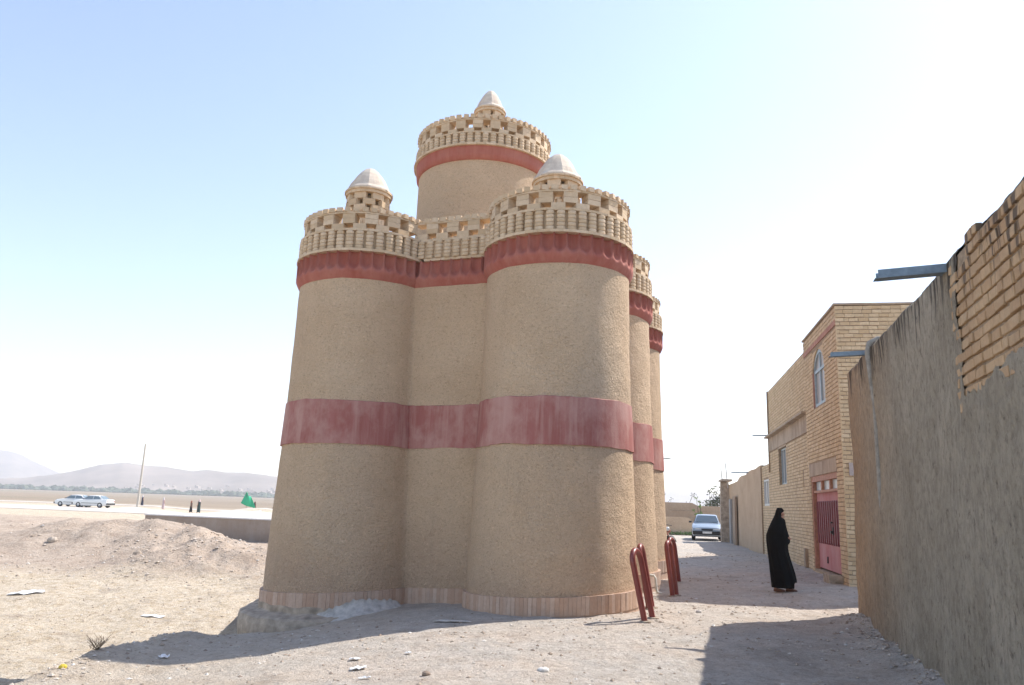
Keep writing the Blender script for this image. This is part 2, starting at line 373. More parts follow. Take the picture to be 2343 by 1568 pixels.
#@@PART2
# ------------------------------------------------------------------ the pigeon tower
LOBES = [(-2.95, 15.10), (.80, 13.75), (1.75, 17.0), (2.60, 20.2), (-1.5, 18.0)]   # A B C D and a hidden one, counter-clockwise seen from above
FLAT = .33
def outline(off, narc=40, nflat=14, lift=0):
    """points + outward normals of the lobed plan, lobe radius = off, flats move with it"""
    n = len(LOBES); out = []
    ang = []
    for i in range(n):
        P = Vector(LOBES[i]); Q = Vector(LOBES[(i+1) % n]); t = (Q-P).normalized(); nn = Vector((t.y, -t.x))
        d = FLAT+(off-1.3)*.35
        h = math.sqrt(off*off-d*d); ang.append((P+nn*d+t*h, Q+nn*d-t*h, nn))
    for i in range(n):
        c = Vector(LOBES[i]); a0 = ang[i-1][1]-c; a1 = ang[i][0]-c
        t0 = math.atan2(a0.y, a0.x); t1 = math.atan2(a1.y, a1.x)
        while t1 < t0: t1 += 2*math.pi
        for k in range(narc+1):
            a = t0+(t1-t0)*k/narc; nr = Vector((math.cos(a), math.sin(a))); out.append((c+nr*off, nr, i))
        p, q, nn = ang[i]
        for k in range(1, nflat): out.append((p.lerp(q, k/nflat), nn, -1-i))
    return out
def ztilt(p): return .07+.052*(p.x+2.9)       # the plinth follows the slope of the lane
def wavy_loft(mb, prof, n=26, amp=.014):
    """hand-trowelled surface: the same loft with many rings, each pushed in and out a little"""
    (o0, z0) = prof[0]; rows = []; segs = len(prof)-1
    for q in range(segs):
        for k in range(n//segs+1):
            if q and k == 0: continue
            u = k/(n//segs); o = prof[q][0]+(prof[q+1][0]-prof[q][0])*u; pts = outline(o, 64, 22); row = []
            for p, nn, i in pts:
                za = prof[q][1](p) if callable(prof[q][1]) else prof[q][1]; z = za+(prof[q+1][1]-za)*u
                d = amp*(noise.noise(Vector((p.x*1.1, p.y*1.1, z*.9)))+.5*noise.noise(Vector((p.x*3.3, p.y*3.3, z*2.5))))
                row.append((p.x+nn.x*d, p.y+nn.y*d, z))
            rows.append(row)
    mb.grid(rows, True)
def loft_out(mb, prof, narc=40, nflat=14, fn=None, t=.5, tints=None):
    rows = []
    for (o, z) in prof:
        pts = outline(o, narc, nflat); rows.append([(p.x, p.y, (z(p) if callable(z) else z)) for p, n, i in pts])
    mb.grid(rows, True, t)
def resample(path, step):
    """even spacing along a closed outline; yields (pos, normal, tangent, k)"""
    P = [p for p, n, i in path]; N = [n for p, n, i in path]; L = [0]
    for a, b in zip(P, P[1:]+P[:1]): L.append(L[-1]+(b-a).length)
    tot = L[-1]; cnt = int(round(tot/step)); cnt += cnt % 2; out = []; j = 0
    for k in range(cnt):
        s = tot*k/cnt
        while L[j+1] < s: j += 1
        u = (s-L[j])/max(L[j+1]-L[j], 1e-6); a = P[j]; b = P[(j+1) % len(P)]
        tn = (b-a).normalized() if (b-a).length > 1e-6 else Vector((-N[j].y, N[j].x))
        out.append((a.lerp(b, u), Vector((tn.y, -tn.x)), tn, k))
    return out, tot/cnt
tower = thing('pigeon_tower', 'tall tan straw-plastered pigeon tower of round lobes with dark red bands and pale brick battlements', 'tower', (0, 17, 0))

body = MB()
zb0 = lambda p: ztilt(p)-.01
wavy_loft(body, [(1.445, zb0), (1.43, .8), (1.385, 1.7), (1.355, 2.575)], 30)
wavy_loft(body, [(1.322, 3.335), (1.30, 4.4), (1.283, 5.60)], 30)
loft_out(body, [(1.283, 5.60), (1.20, 5.62)])
body.build('plaster_body', m_mud, tower, smooth=False)
tb = weld(C.objects['plaster_body']); tb.data.polygons.foreach_set('use_smooth', [True]*len(tb.data.polygons))
band = MB()
zw = lambda z, a: (lambda p: z+a*noise.noise(Vector((p.x*2, p.y*2, z)))+a*.6*noise.noise(Vector((p.x*7, p.y*7, z))))
loft_out(band, [(1.30, zw(2.562, .02)), (1.378, zw(2.562, .02))], 64, 22); loft_out(band, [(1.378, zw(2.562, .02)), (1.343, zw(3.335, .025))], 64, 22); loft_out(band, [(1.343, zw(3.335, .025)), (1.28, zw(3.36, .025))], 64, 22)
band.build('painted_band', m_redf, tower)
# plinth of upright bricks
pl = MB(); pts, st = resample(outline(1.50), .068)
for p, n, t, k in pts:
    zt = ztilt(p); h = .27; q = Vector((p.x, p.y, zt-h/2)); j = random.uniform(-.003, .003)
    pl.box(q-Vector((n.x, n.y, 0))*(.05-j), (t.x*st*.475, t.y*st*.475, 0), (n.x*.05, n.y*.05, 0), (0, 0, h/2), random.random(), .0015)
loft_out(pl, [(1.488, lambda p: ztilt(p)-.5), (1.488, lambda p: ztilt(p)-.006), (1.40, lambda p: ztilt(p)-.006)], t=.6)
pl.build('brick_plinth', m_plinth, tower)
# eroded cement footing under the left lobe, and the grey cement splash beside it
ft = MB(); c = LOBES[0]; rows = []
prof = [(1.47, -.17), (1.505, -.19), (1.505, -.29), (1.56, -.31), (1.74, -.335), (1.80, -.37), (1.825, -.46), (1.83, -.62), (1.80, -.8), (1.80, -1.6)]
for r, z in prof:
    row = []
    for k in range(61):
        a = R(140+k*170/60); e = 1+.012*math.sin(a*23)+.014*math.sin(a*11+2)+random.uniform(-.004, .004)
        rr = 1.47+(r-1.47)*e*(1-.55*float(sm(R(255), R(305), a)))
        row.append((c[0]+rr*math.cos(a), c[1]+rr*math.sin(a), z+.012*math.sin(a*17)+.05*float(sm(R(240), R(300), a))))
    rows.append(row)
ft.grid(rows); o = ft.build('cement_footing', m_cement, tower, smooth=False)
sp = MB(); rows = []
for i in range(15):
    v = i/14; row = []
    for k in range(29):
        a = R(262+k*58/28); r = 1.46+.42*v**2.2+.012*noise.noise(Vector((k*.6, i*.5, 3)))
        x = c[0]+r*math.cos(a); y = c[1]+r*math.sin(a)
        top = ztilt(Vector((x, y)))-.07-.05*abs(math.sin(k*1.3))-.03*abs(math.sin(k*2.9))-.35*abs(k/28-.6)**2*2
        z = top+(gz(x, y)-.05-top)*v+.015*noise.noise(Vector((k*.5, i*.9, 8)))
        if 0 < i < 5: z = z
        row.append((x+.052*math.cos(a), y+.052*math.sin(a), z))
    rows.append(row)
sp.grid(rows); sp.build('cement_splash', m_cementw, tower, smooth=True)

def red_cornice(mb, path_fn, ctr_dirs, z0, z1, base, amp, step, cols=7):
    pass
def cornice_points(path, step, sub):
    pts, st = resample(path, step/sub); return pts, st
def build_cornice(parent, path_of, z0, z1, base, flare, sub=8, step=.21, niche=.062, name='red_cornice'):
    """overhanging painted cornice with a row of tall scooped niches"""
    pts, st = cornice_points(path_of(base), step, sub); mb = MB(); rows = []
    for j in range(17):
        v = j/16; row = []
        for k, (p, n, t, _) in enumerate(pts):
            ph = (k % sub)/sub
            o = flare*min(1, v/.30)**.8
            w = math.sin(math.pi*ph); e = 1.0 if w > .12 else w/.12
            lo = .26+.18*(1-w)**1.2                     # scooped foot
            dep = float(sm(lo, lo+.30, v))*e
            o -= niche*dep*(.55+.45*w) if niche else 0
            row.append((p.x+n.x*o, p.y+n.y*o, z0+(z1-z0)*v))
        rows.append(row)
    mb.grid(rows, True)
    o = mb.build(name, m_red, parent, smooth=False); weld(o); o.data.polygons.foreach_set('use_smooth', [True]*len(o.data.polygons)); return o
def build_frieze(parent, path_of, z0, z1, base, step=.185, name='scalloped_frieze', wn=.071, ncourse=5):
    mb = MB(); pts, st = resample(path_of(base), step)
    h = (z1-z0)/ncourse
    for p, n, t, k in pts:
        for c_ in range(ncourse):
            za = z0+c_*h; tt = random.random()
            rows = []
            for (v, s) in ((0.02, .80), (.25, .97), (.7, 1.02), (.93, .98), (1.0, .84)):
                rows.append([(p.x+t.x*wn*1.02*math.sin(a)*s+n.x*(.058*math.cos(a)**.7*s-.004+(1-v)*.012 if math.cos(a) > 0 else -.02), p.y+t.y*wn*1.02*math.sin(a)*s+n.y*(.058*math.cos(a)**.7*s-.004+(1-v)*.012 if math.cos(a) > 0 else -.02), za+h*v) for a in (-1.75, -1.2, -.75, -.3, .15, .6, 1.05, 1.5, 1.75)])
            mb.grid(rows, t=tt)
            mb.poly(rows[0][::-1], tt); mb.poly(rows[-1], tt)
    # recessed backing wall
    q = path_of(base-.03); mb.grid([[(p.x, p.y, z) for p, n, i in q] for z in (z0, z1)], True, .2)
    return mb.build(name, m_cream, parent)
def ring_slab(mb, path_of, r_out, r_in, z0, z1, step=.22, sag=0):
    pts, st = resample(path_of(r_out), step)
    pin = None
    for p, n, t, k in pts:
        dpt = (r_out-r_in)/2; q = Vector((p.x, p.y, (z0+z1)/2))-Vector((n.x, n.y, 0))*dpt
        mb.box(q, (t.x*st*.492, t.y*st*.492, 0), (n.x*dpt, n.y*dpt, 0), (0, 0, (z1-z0)/2), random.random(), .0015)
def build_lattice(parent, path_of, z0, r, step=.43, name='lattice_parapet', hs=(.12, .195, .03, .09), dep=.24, tooth=.165, phase=0):
    """open brickwork: low course, tall course staggered over the gaps, a slab, then brick teeth"""
    mb = MB(); pts, st = resample(path_of(r), step/2); z = z0; d = dep
    for row, h in ((0, hs[0]), (1, hs[1])):
        for p, n, t, k in pts:
            if (k+row) % 2: continue
            w = st*(.565 if row else .56)
            half = 2 if row else 1
            for b in range(half):
                hh = h/half; q = Vector((p.x, p.y, z+hh*(b+.5)))-Vector((n.x, n.y, 0))*(d/2)
                mb.box(q, (t.x*w, t.y*w, 0), (n.x*d/2, n.y*d/2, 0), (0, 0, hh/2*.965), random.random(), .0025)
        z += h
    ring_slab(mb, path_of, r+.008, r-d, z+.001, z+hs[2], .2); z += hs[2]
    ring_slab(mb, path_of, r-.045, r-d*.9, z+.001, z+hs[3]*.62, .2)
    pts, st = resample(path_of(r+.02), tooth)
    for p, n, t, k in pts:
        q = Vector((p.x, p.y, z+hs[3]/2))-Vector((n.x, n.y, 0))*(d*.45)
        a = random.uniform(-.12, .12)+.28
        tt = Vector((t.x*math.cos(a)-t.y*math.sin(a), t.x*math.sin(a)+t.y*math.cos(a))); nn = Vector((tt.y, -tt.x))
        mb.box(q, (tt.x*st*.33, tt.y*st*.33, 0), (nn.x*d*.48, nn.y*d*.48, 0), (0, 0, hs[3]/2*random.uniform(.93, 1)), random.random(), .004)
    return mb.build(name, m_cream, parent)
build_cornice(tower, outline, 5.585, 6.10, 1.283, .082, sub=10, niche=.12)
for a_, b_, c_, d_ in ((1.375, 1.15, 6.10, 6.148), (1.345, 1.13, 6.498, 6.54)):
    mo = MB(); ring_slab(mo, outline, a_, b_, c_, d_); mo.build('brick_moulding', m_cream, tower)
build_frieze(tower, outline, 6.149, 6.497, 1.297)
build_lattice(tower, outline, 6.541, 1.275)
rf = MB(); q = outline(1.22); cx, cy = 0, 17.6
rf.cap([(p.x, p.y, 6.46) for p, n, i in q]); rf.grid([[(p.x, p.y, z) for p, n, i in q] for z in (6.2, 6.46)], True); rf.build('roof', m_mud, tower)
# central drum
DC = (-.82, 17.6)
def circ(r):
    return [(Vector((DC[0]+r*math.cos(2*math.pi*k/96), DC[1]+r*math.sin(2*math.pi*k/96))), Vector((math.cos(2*math.pi*k/96), math.sin(2*math.pi*k/96))), 0) for k in range(96)]
dr = MB(); dr.grid([[(p.x, p.y, z) for p, n, i in circ(r)] for r, z in ((1.56, 6.4), (1.54, 8.0), (1.53, 9.06))], True); o = dr.build('drum_body', m_mud, tower, smooth=True)
dr = MB(); dr.grid([[(p.x, p.y, z) for p, n, i in circ(r)] for r, z in ((1.53, 9.05), (1.585, 9.07), (1.60, 9.20), (1.61, 9.36))], True); dr.build('red_cornice', m_red, tower, smooth=True)
for a_, b_, c_, d_ in ((1.665, 1.4, 9.36, 9.405), (1.62, 1.38, 9.665, 9.70)):
    mo = MB(); ring_slab(mo, circ, a_, b_, c_, d_); mo.build('brick_moulding', m_cream, tower)
build_frieze(tower, circ, 9.406, 9.664, 1.575, .175, wn=.067, ncourse=4)
build_lattice(tower, circ, 9.701, 1.575, .40, hs=(.10, .19, .03, .105))
dr = MB(); dr.cap([(p.x, p.y, 9.68) for p, n, i in circ(1.5)]); dr.build('drum_roof', m_mud, tower)
# small domed turrets
def turret(cx, cy, z0, zd, za, r, lab):
    global DC
    keep = DC; DC = (cx, cy)
    root = D.objects.new('turret', None); C.objects.link(root); root.parent = tower; root.location = (cx, cy-17, z0); root['label'] = lab
    mb = MB(); h = .128; z = zd-.05-h*int((zd-.05-z0)/h); k = 0
    step = 2*math.pi*r/7.0
    while z+h <= zd-.045:
        pts, st = resample(circ(r), step/2)
        for p, n, t, i in pts:
            if (i+k) % 2 and z > zd-.62: continue
            hh = h
            q = Vector((p.x, p.y, z+hh/2))-Vector((n.x, n.y, 0))*.05
            mb.box(q, (t.x*st*(.64 if z > zd-.62 else .5), t.y*st*(.64 if z > zd-.62 else .5), 0), (n.x*.05, n.y*.05, 0), (0, 0, hh/2*.97), random.random(), .003)
        z += h; k += 1
    mb.grid([[(p.x, p.y, zz) for p, n, i in circ(r-.16)] for zz in (z0, z)], True, 0)
    mb.build('lattice_drum', m_cream, root)
    mb = MB(); ring_slab(mb, circ, r+.035, r-.1, z, zd+.012, .1); ring_slab(mb, circ, r+.06, r-.1, zd+.013, zd+.045, .1); mb.build('eave', m_cream, root)
    H = za-zd-.045
    mb = MB(); prof = [(r+.055, 0), (r+.05, .03), (r*.98, H*.16), (r*.87, H*.34), (r*.73, H*.52), (r*.58, H*.68), (r*.42, H*.82), (r*.25, H*.93), (.01, H*.985)]
    seg = 22
    mb.lathe((cx, cy, zd+.046), prof, seg, fn=lambda k, zz: 1+.025*math.sin(k*2.3)+.02*math.cos(k*5+zz*19))
    o = mb.build('dome', m_white, root); DC = keep
turret(.76, 13.75, 6.46, 7.50, 8.13, .42, 'domed turret over the nearest lobe')
turret(-3.03, 15.08, 6.46, 7.68, 8.31, .425, 'domed turret over the left lobe')
turret(-.72, 17.55, 9.68, 10.93, 11.56, .33, 'domed turret on top of the central drum')

# ------------------------------------------------------------------ hoops
m_hoop = plain('red_gloss_paint', (.20, .04, .033), .38, spec=.5, var=.12, scale=5, bump=.1)
m_rust = plain('rust', (.18, .09, .05), .8)
def hoop(a, b, top, lab, rt=.044):
    """inverted U of thick tube: feet a and b on the ground, crown at top"""
    A = Vector((a[0], a[1], gz(*a)-.06)); B = Vector((b[0], b[1], gz(*b)-.06)); T = Vector(top); mid = (A+B)/2; ax = (T-mid).normalized(); s = (B-A)/2; rr = s.length
    sh = T-ax*rr
    pts = [A.lerp(sh-s, k/8) for k in range(9)]+[sh-s*math.cos(x)+ax*rr*math.sin(x) for x in np.linspace(.25, math.pi-.25, 11)]+[(sh+s).lerp(B, k/8) for k in range(9)]
    root = thing('hoop_barrier', lab, 'barrier', (mid.x, mid.y, gz(mid.x, mid.y)), 'red hoop barriers beside the tower')
    mb = MB(); mb.tube(pts, rt, 14); mb.build('tube', m_hoop, root, smooth=True)
    for P in (A, B):
        pb = MB(); pb.lathe((P.x, P.y, gz(P.x, P.y)), [(.085, -.03), (.085, .012), (.07, .018), (.042, .02)], 12)
        pb.build('base_collar', m_cement, root)
    return root
hoop((2.07, 11.92), (2.24, 12.22), (1.93, 12.0, 1.0), 'leaning dark red metal hoop nearest the camera, in front of the tower corner')
hoop((2.50, 13.68), (2.40, 13.42), (2.27, 13.55, 1.0), 'dark red metal hoop just behind the nearest one, mostly hidden by it')
hoop((3.20, 15.42), (3.33, 15.66), (3.12, 15.45, 1.0), 'dark red metal hoop by the white bent pipe, with a bright top')
hoop((3.98, 18.45), (3.76, 18.05), (3.70, 18.0, .98), 'farthest dark red metal hoop, tilted towards the lane')
mb = MB(); mb.tube([(2.86, 15.95, .34), (2.93, 15.9, .335), (2.96, 15.88, .29), (2.97, 15.88, .1), (2.99, 15.86, .03), (3.06, 15.82, .005)], .026, 8)
o = mb.build('gas_pipe', plain('white_pipe', (.62, .60, .52), .5), smooth=True, loc=(2.97, 15.88, 0)); tag(o, 'short white bent pipe rising from the ground beside the tower base', 'pipe')
#@@
# ------------------------------------------------------------------ brickwork helper
def bricks(mb, P0, U, N, L, H, bl=.205, bh=.078, mo=.018, mv=.009, holes=(), proud=.012, top=None, bot=None, inside=None, jit=.004, wild=0, z0=0):
    """courses of single bricks on the plane P0 + U*u + Z*z, standing proud of it towards N"""
    U = Vector(U).normalized(); N = Vector(N).normalized(); P0 = Vector(P0); Zv = Vector((0, 0, 1)); k = 0; z = z0
    while z < H:
        u = -random.uniform(0, .03)-(bl+mo)*(.5 if k % 2 else 0)
        while u < L:
            l = bl*random.uniform(.93, 1.05)*(1 if random.random() > .12 else .52); a, b = max(u, 0), min(u+l, L); za, zb = z, z+bh
            u2 = u+l+mv
            segs = [(a, b)]
            for (h0, h1, hz0, hz1) in holes:
                if zb > hz0 and za < hz1:
                    ns = []
                    for (p, q) in segs:
                        if q <= h0 or p >= h1: ns.append((p, q))
                        else:
                            if p < h0-.02: ns.append((p, h0))
                            if q > h1+.02: ns.append((h1, q))
                    segs = ns
            for (p, q) in segs:
                if q-p < .025: continue
                m = (p+q)/2; t_ = top(m) if top else H
                if zb > t_+.02: continue
                if bot and za < bot(m): continue
                if inside and not inside(m, (za+zb)/2): continue
                pr = proud+random.uniform(-.004, .004)+wild*random.uniform(-.008, .010)
                c = P0+U*m+Zv*((za+zb)/2+random.uniform(-jit, jit)*.5)+N*(pr/2-.01)
                mb.box(c, U*((q-p)/2), N*(pr/2+.01), Zv*(bh/2*random.uniform(.94, 1.03)), random.random(), jit*(.5+wild), .0)
            u = u2
        z += bh+mo; k += 1

def panel_wall(mb, P0, U, N, L, H, holes, depth, back=True, z0=0):
    """flat wall face with rectangular recesses (holes) of the given depth"""
    U = Vector(U).normalized(); N = Vector(N).normalized(); P0 = Vector(P0); Zv = Vector((0, 0, 1))
    P = lambda u, z, d=0: P0+U*u+Zv*z-N*d
    us = sorted(set([0, L]+[h[0] for h in holes]+[h[1] for h in holes])); zs = sorted(set([z0, H]+[h[2] for h in holes]+[h[3] for h in holes]))
    for i in range(len(us)-1):
        for j in range(len(zs)-1):
            um, zm = (us[i]+us[i+1])/2, (zs[j]+zs[j+1])/2
            if any(h[0] < um < h[1] and h[2] < zm < h[3] for h in holes): continue
            mb.quad(P(us[i], zs[j]), P(us[i+1], zs[j]), P(us[i+1], zs[j+1]), P(us[i], zs[j+1]))
    for (a, b, c, d) in holes:
        for (p, q, r, s) in (((a, c), (b, c), 0, 0), ((b, c), (b, d), 0, 0), ((b, d), (a, d), 0, 0), ((a, d), (a, c), 0, 0)):
            mb.quad(P(*p), P(*q), P(q[0], q[1], depth), P(p[0], p[1], depth))

# ------------------------------------------------------------------ big weathered wall on the right
WD = Vector((.288, 1, 0)).normalized(); WN = Vector((-WD.y, WD.x, 0)); WE = Vector((5.88, 13.55, 0))
wall = thing('mud_wall', 'tall weathered grey-brown rendered wall on the right with black rain streaks and a patch of bare yellow brick', 'wall', (5.88, 13.55, 0))
WL = 15.5; S_ = list(np.linspace(0, 7, 141)[:-1])+list(np.linspace(7, 11, 331)[:-1])+list(np.linspace(11, 15.5, 61)); NS = len(S_)-1; V_ = list(np.linspace(0, .60, 46)[:-1])+list(np.linspace(.60, 1, 141)); NZ = len(V_)-1
def wtop(s):      # s = metres back from the far end
    b = 4.05-.018*s+.035*noise.noise(Vector((s*1.1, 1, 0)))+.02*noise.noise(Vector((s*5, 4, 0)))
    if s > 6.95: b += .03
    b -= .16*math.exp(-(s/.22)**2)
    return b
def bpatch(s, z):   # True where the render has fallen off and the brick shows
    e = .07*noise.noise(Vector((s*3, z*3, 2)))+.04*noise.noise(Vector((s*9, z*9, 5)))
    if s < 7.30+e: return False
    lowz = 2.64 if s < 7.75 else 2.64+(s-7.75)*.17
    if s > 9.6: lowz = 2.95-(s-9.6)*.5
    return z > lowz+e*1.6
mb = MB(); rows = []
vid = {}
for s in S_:
    row = []
    tp = wtop(s)
    for j in range(NZ+1):
        v = V_[j]; z = -.3+(tp+.3)*v
        o = .035*noise.noise(Vector((s*.6, z*.6, 7)))+.018*noise.noise(Vector((s*3, z*2.2, 1)))+.008*noise.noise(Vector((s*9, z*7, 1)))
        o += .09*(1-v)**2*.6                                       # batter at the foot
        o += -.10*math.exp(-(s/.16)**2)-.05*max(0, (v-.985))/.015  # worn arris
        o += .03*math.exp(-((s-2.95-.12*(v-.5)-.04*math.sin(z*1.5))/.10)**2)*(.6+.4*math.sin(z*2.0)) # buried drain chase
        o += .012*math.exp(-((s-7.25)/.10)**2)*sm(2.2, 2.7, z)
        o += .012*sm(.02, .0, abs(s-2.3-.05*math.sin(z*3)))
        p = WE-WD*s+WN*o; row.append((p.x, p.y, z))
    rows.append(row)
n0 = len(mb.v)
for r in rows: mb.v += r
for i in range(NS):
    for j in range(NZ):
        sc = (S_[i]+S_[i+1])/2; zc = (rows[i][j][2]+rows[i][j+1][2])/2
        if bpatch(sc, zc): continue
        mb.f.append((n0+i*(NZ+1)+j, n0+i*(NZ+1)+j+1, n0+(i+1)*(NZ+1)+j+1, n0+(i+1)*(NZ+1)+j)); mb.t.append(max(0, wtop(sc)-zc)); mb.m.append(0)
TH = .46
back = [[((WE-WD*s-WN*TH).x, (WE-WD*s-WN*TH).y, z) for z in (-.3, wtop(s)-.03)] for s in S_]
mb.grid(back, t=2)
mb.grid([[r[-1] for r in rows], [((WE-WD*s-WN*TH*.5).x, (WE-WD*s-WN*TH*.5).y, wtop(s)+.03) for s in S_], [b[-1] for b in back]], t=0)
mb.grid([[rows[0][0], rows[0][-1]], [((WE-WN*TH*.5+WD*.10).x, (WE-WN*TH*.5+WD*.10).y, z) for z in (-.3, wtop(0)+.02)], [back[0][0], back[0][1]]], t=1.5)
o = mb.build('render_coat', m_old, wall); o.data.polygons.foreach_set('use_smooth', [True]*len(o.data.polygons)); weld(o, .0002)
# the brick core where the render is gone
mb = MB(); P0 = WE-WD*7.1-WN*.014
mb.quad(P0+Vector((0, 0, 1.6)), P0-WD*8.3+Vector((0, 0, 1.6)), P0-WD*8.3+Vector((0, 0, 3.84)), P0+Vector((0, 0, 3.86)))
mb.build('mortar_bed', m_mortar, wall)
mb = MB()
def bt(u): return wtop(7.1+u)-.03-.12*(u < .45)
bricks(mb, P0, -WD, WN, 8.3, 4.2, .212, .078, .025, mv=.02, proud=.024, top=bt, inside=lambda u, z: bpatch(max(u+7.1, 7.45), z+.12), jit=.006, wild=.5, z0=2.2)
o = mb.build('brick_patch', m_brickn, wall)
bv = o.modifiers.new('bev', 'BEVEL'); bv.width = .006; bv.segments = 2; bv.limit_method = 'ANGLE'
m_galv = plain('galvanised_metal', (.22, .27, .31), .5, .55, .4, .2, 14)
def spout(s, z, L, wd, ht, drop, name='rain_spout', lab=None):
    """open sheet-metal gutter sticking out of the wall top"""
    mb = MB(); b = WE-WD*s+Vector((0, 0, z))-WN*.35; e = WE-WD*s+Vector((0, 0, z-drop))+WN*L; th = .006
    ax = (e-b).normalized(); up = ax.cross(WD); up = up if up.z > 0 else -up; m = (b+e)/2; h = (e-b)/2
    mb.box(m, h, WD*wd/2, up*th/2)
    for k in (-1, 1): mb.box(m+WD*k*(wd/2+th/2)+up*(ht/2), h+ax*(-.03), WD*th/2, up*(ht/2+th/2))
    o = mb.build(name, m_galv, wall)
    if lab: o['label'] = lab
    return o
spout(6.95, 3.83, .60, .115, .075, .05, lab='grey metal rain spout jutting over the lane beside the bare brick')
spout(2.40, 3.94, .52, .08, .06, .03, lab='smaller rain spout further along the wall')
mb = MB(); b = WE-WD*2.95+WN*.035
mb.tube([b-WN*.30+Vector((0, 0, 4.03)), b-WN*.1+Vector((0, 0, 4.045)), b+WN*.0+Vector((0, 0, 3.99)), b+WN*.03+Vector((0, 0, 3.86)), b+WN*.01+Vector((0, 0, 3.6)), b-WN*.035+WD*.03+Vector((0, 0, 3.1)), b-WN*.028+WD*.0+Vector((0, 0, 2.0)), b-WN*.06+Vector((0, 0, .9))], .045, 10)
mb.build('drain_pipe', plain('grey_drain_pipe', (.30, .27, .23), .9, var=.3, bump=.5), wall, smooth=True)

# ------------------------------------------------------------------ two-storey brick house
HU = Vector((.193, 1, 0)).normalized(); HN = Vector((-HU.y, HU.x, 0)); HC = Vector((7.43, 17.45, 0))
house = thing('brick_house', 'two-storey yellow brick house with a pink-red metal gate and an arched upper window', 'house', (7.43, 17.45, 0))
uY = lambda Y: (Y-HC.y)/HU.y
gate = (uY(18.12), uY(21.28), .24, 2.60); lint = (gate[0]-.06, gate[1]+.15, 2.60, 2.93)
arch = (uY(18.92), uY(20.36), 4.34, 5.78); win2 = (uY(25.75), uY(27.4), 2.58, 3.80); win3 = (uY(30.1), uY(31.6), 1.90, 2.9)
bay = uY(21.55); end2 = uY(29.5); end3 = uY(32.0); beam = (bay, end2, 3.86, 4.36)
mb = MB()
panel_wall(mb, HC, HU, HN, bay, 6.34, [gate, arch], .22, z0=-.4)
P1 = HC-HN*.07
panel_wall(mb, P1+HU*bay, HU, HN, end2-bay, 6.16, [(win2[0]-bay, win2[1]-bay, win2[2], win2[3])], .22, z0=-.4)
panel_wall(mb, P1+HU*end2, HU, HN, end3-end2, 3.46, [(win3[0]-end2, win3[1]-end2, win3[2], win3[3])], .18, z0=-.4)
for u, zt, zb_, p in ((bay, 6.34, 0, 0), (end2, 6.16, 3.4, 0), (end3, 3.46, -.3, 0)):
    a = HC+HU*u+HN*.0; mb.quad(a+Vector((0, 0, zb_-.3)), a-HN*6.5+Vector((0, 0, zb_-.3)), a-HN*6.5+Vector((0, 0, zt)), a+Vector((0, 0, zt)))
GN = -HU; GU = -HN          # gable faces the camera
panel_wall(mb, HC, GU, GN, 6.5, 6.34, [], .1, z0=-.4)
for u0, u1, zt in ((0, bay, 6.25), (bay, end2, 6.1), (end2, end3, 3.4)):
    a = HC+HU*u0-HN*.08; b = HC+HU*u1-HN*.08; mb.quad(a+Vector((0, 0, zt)), b+Vector((0, 0, zt)), b-HN*6.4+Vector((0, 0, zt)), a-HN*6.4+Vector((0, 0, zt)))
a = HC-HN*6.5; mb.quad(a+Vector((0, 0, -.4)), a+HU*end3+Vector((0, 0, -.4)), a+HU*end3+Vector((0, 0, 3.4)), a+Vector((0, 0, 3.4)))
mb.quad(a+Vector((0, 0, 3.4)), a+HU*end2+Vector((0, 0, 3.4)), a+HU*end2+Vector((0, 0, 6.1)), a+Vector((0, 0, 6.1)))
mb.build('mortar_wall', m_mortar, house)
# side bricks
ac = (arch[0]+arch[1])/2; aw = (arch[1]-arch[0])/2
mb = MB()
stripe = (0, bay, 5.90, 6.03)
bricks(mb, HC, HU, HN, bay, 6.34, .205, .076, .02, holes=[gate, lint, arch, stripe], top=lambda u: 6.36-.03*(u > bay*.55), z0=-.1)
bricks(mb, P1+HU*bay, HU, HN, end2-bay, 6.16, .205, .076, .02, holes=[(win2[0]-bay-.0, win2[1]-bay, win2[2], win2[3]), (0, 9, beam[2], beam[3]), (win2[0]-bay-.15, win2[1]-bay+.15, win2[3], win2[3]+.2), (1.1, 1.3, 2.45, 2.86)], z0=-.1, top=lambda u: 6.13+.05*noise.noise(Vector((u, 3, 3))))
bricks(mb, P1+HU*end2, HU, HN, end3-end2, 3.46, .205, .076, .02, holes=[(win3[0]-end2, win3[1]-end2, win3[2], win3[3])], z0=-.1)
for k in range(66):          # return of the front bay
    pass
mb.build('side_brickwork', m_brick, house)
mb = MB(); bricks(mb, HC-GU*.012+Vector((0, 0, .0)), GU, GN, 6.5, 6.36, .20, .074, .021, z0=-.1, jit=.006, wild=.5, top=lambda u: 6.34+.015*noise.noise(Vector((u*2, 0, 0))))
mb.build('gable_brickwork', m_brick, house)
# pink soldier band, pale coping
mb = MB(); u = 0
while u < bay-.06:
    mb.box(HC+HU*(u+.035)+Vector((0, 0, 5.965))+HN*.004, HU*.032, HN*.02, Vector((0, 0, .061)), random.random(), .002); u += .072
mb.build('pink_brick_band', m_pink, house)
mb = MB(); mb.box(HC+HU*bay/2-HN*.09+Vector((0, 0, 6.385)), HU*(bay/2+.03), HN*.13, Vector((0, 0, .022))); mb.build('coping', m_lintel, house); mb = MB(); mb.box(HC-HN*3.3+HU*.1+Vector((0, 0, 6.385)), HN*3.1, HU*.13, Vector((0, 0, .022)))
mb.build('coping', m_lintel, house)
mb = MB(); mb.box(P1+HU*(bay+end2)/2+HN*.012+Vector((0, 0, 4.11)), HU*((end2-bay)/2-.005), HN*.025, Vector((0, 0, .245)))
mb.box(P1+HU*(bay+end2)/2+HN*.09+Vector((0, 0, 4.385)), HU*((end2-bay)/2-.004), HN*.12, Vector((0, 0, .028)))
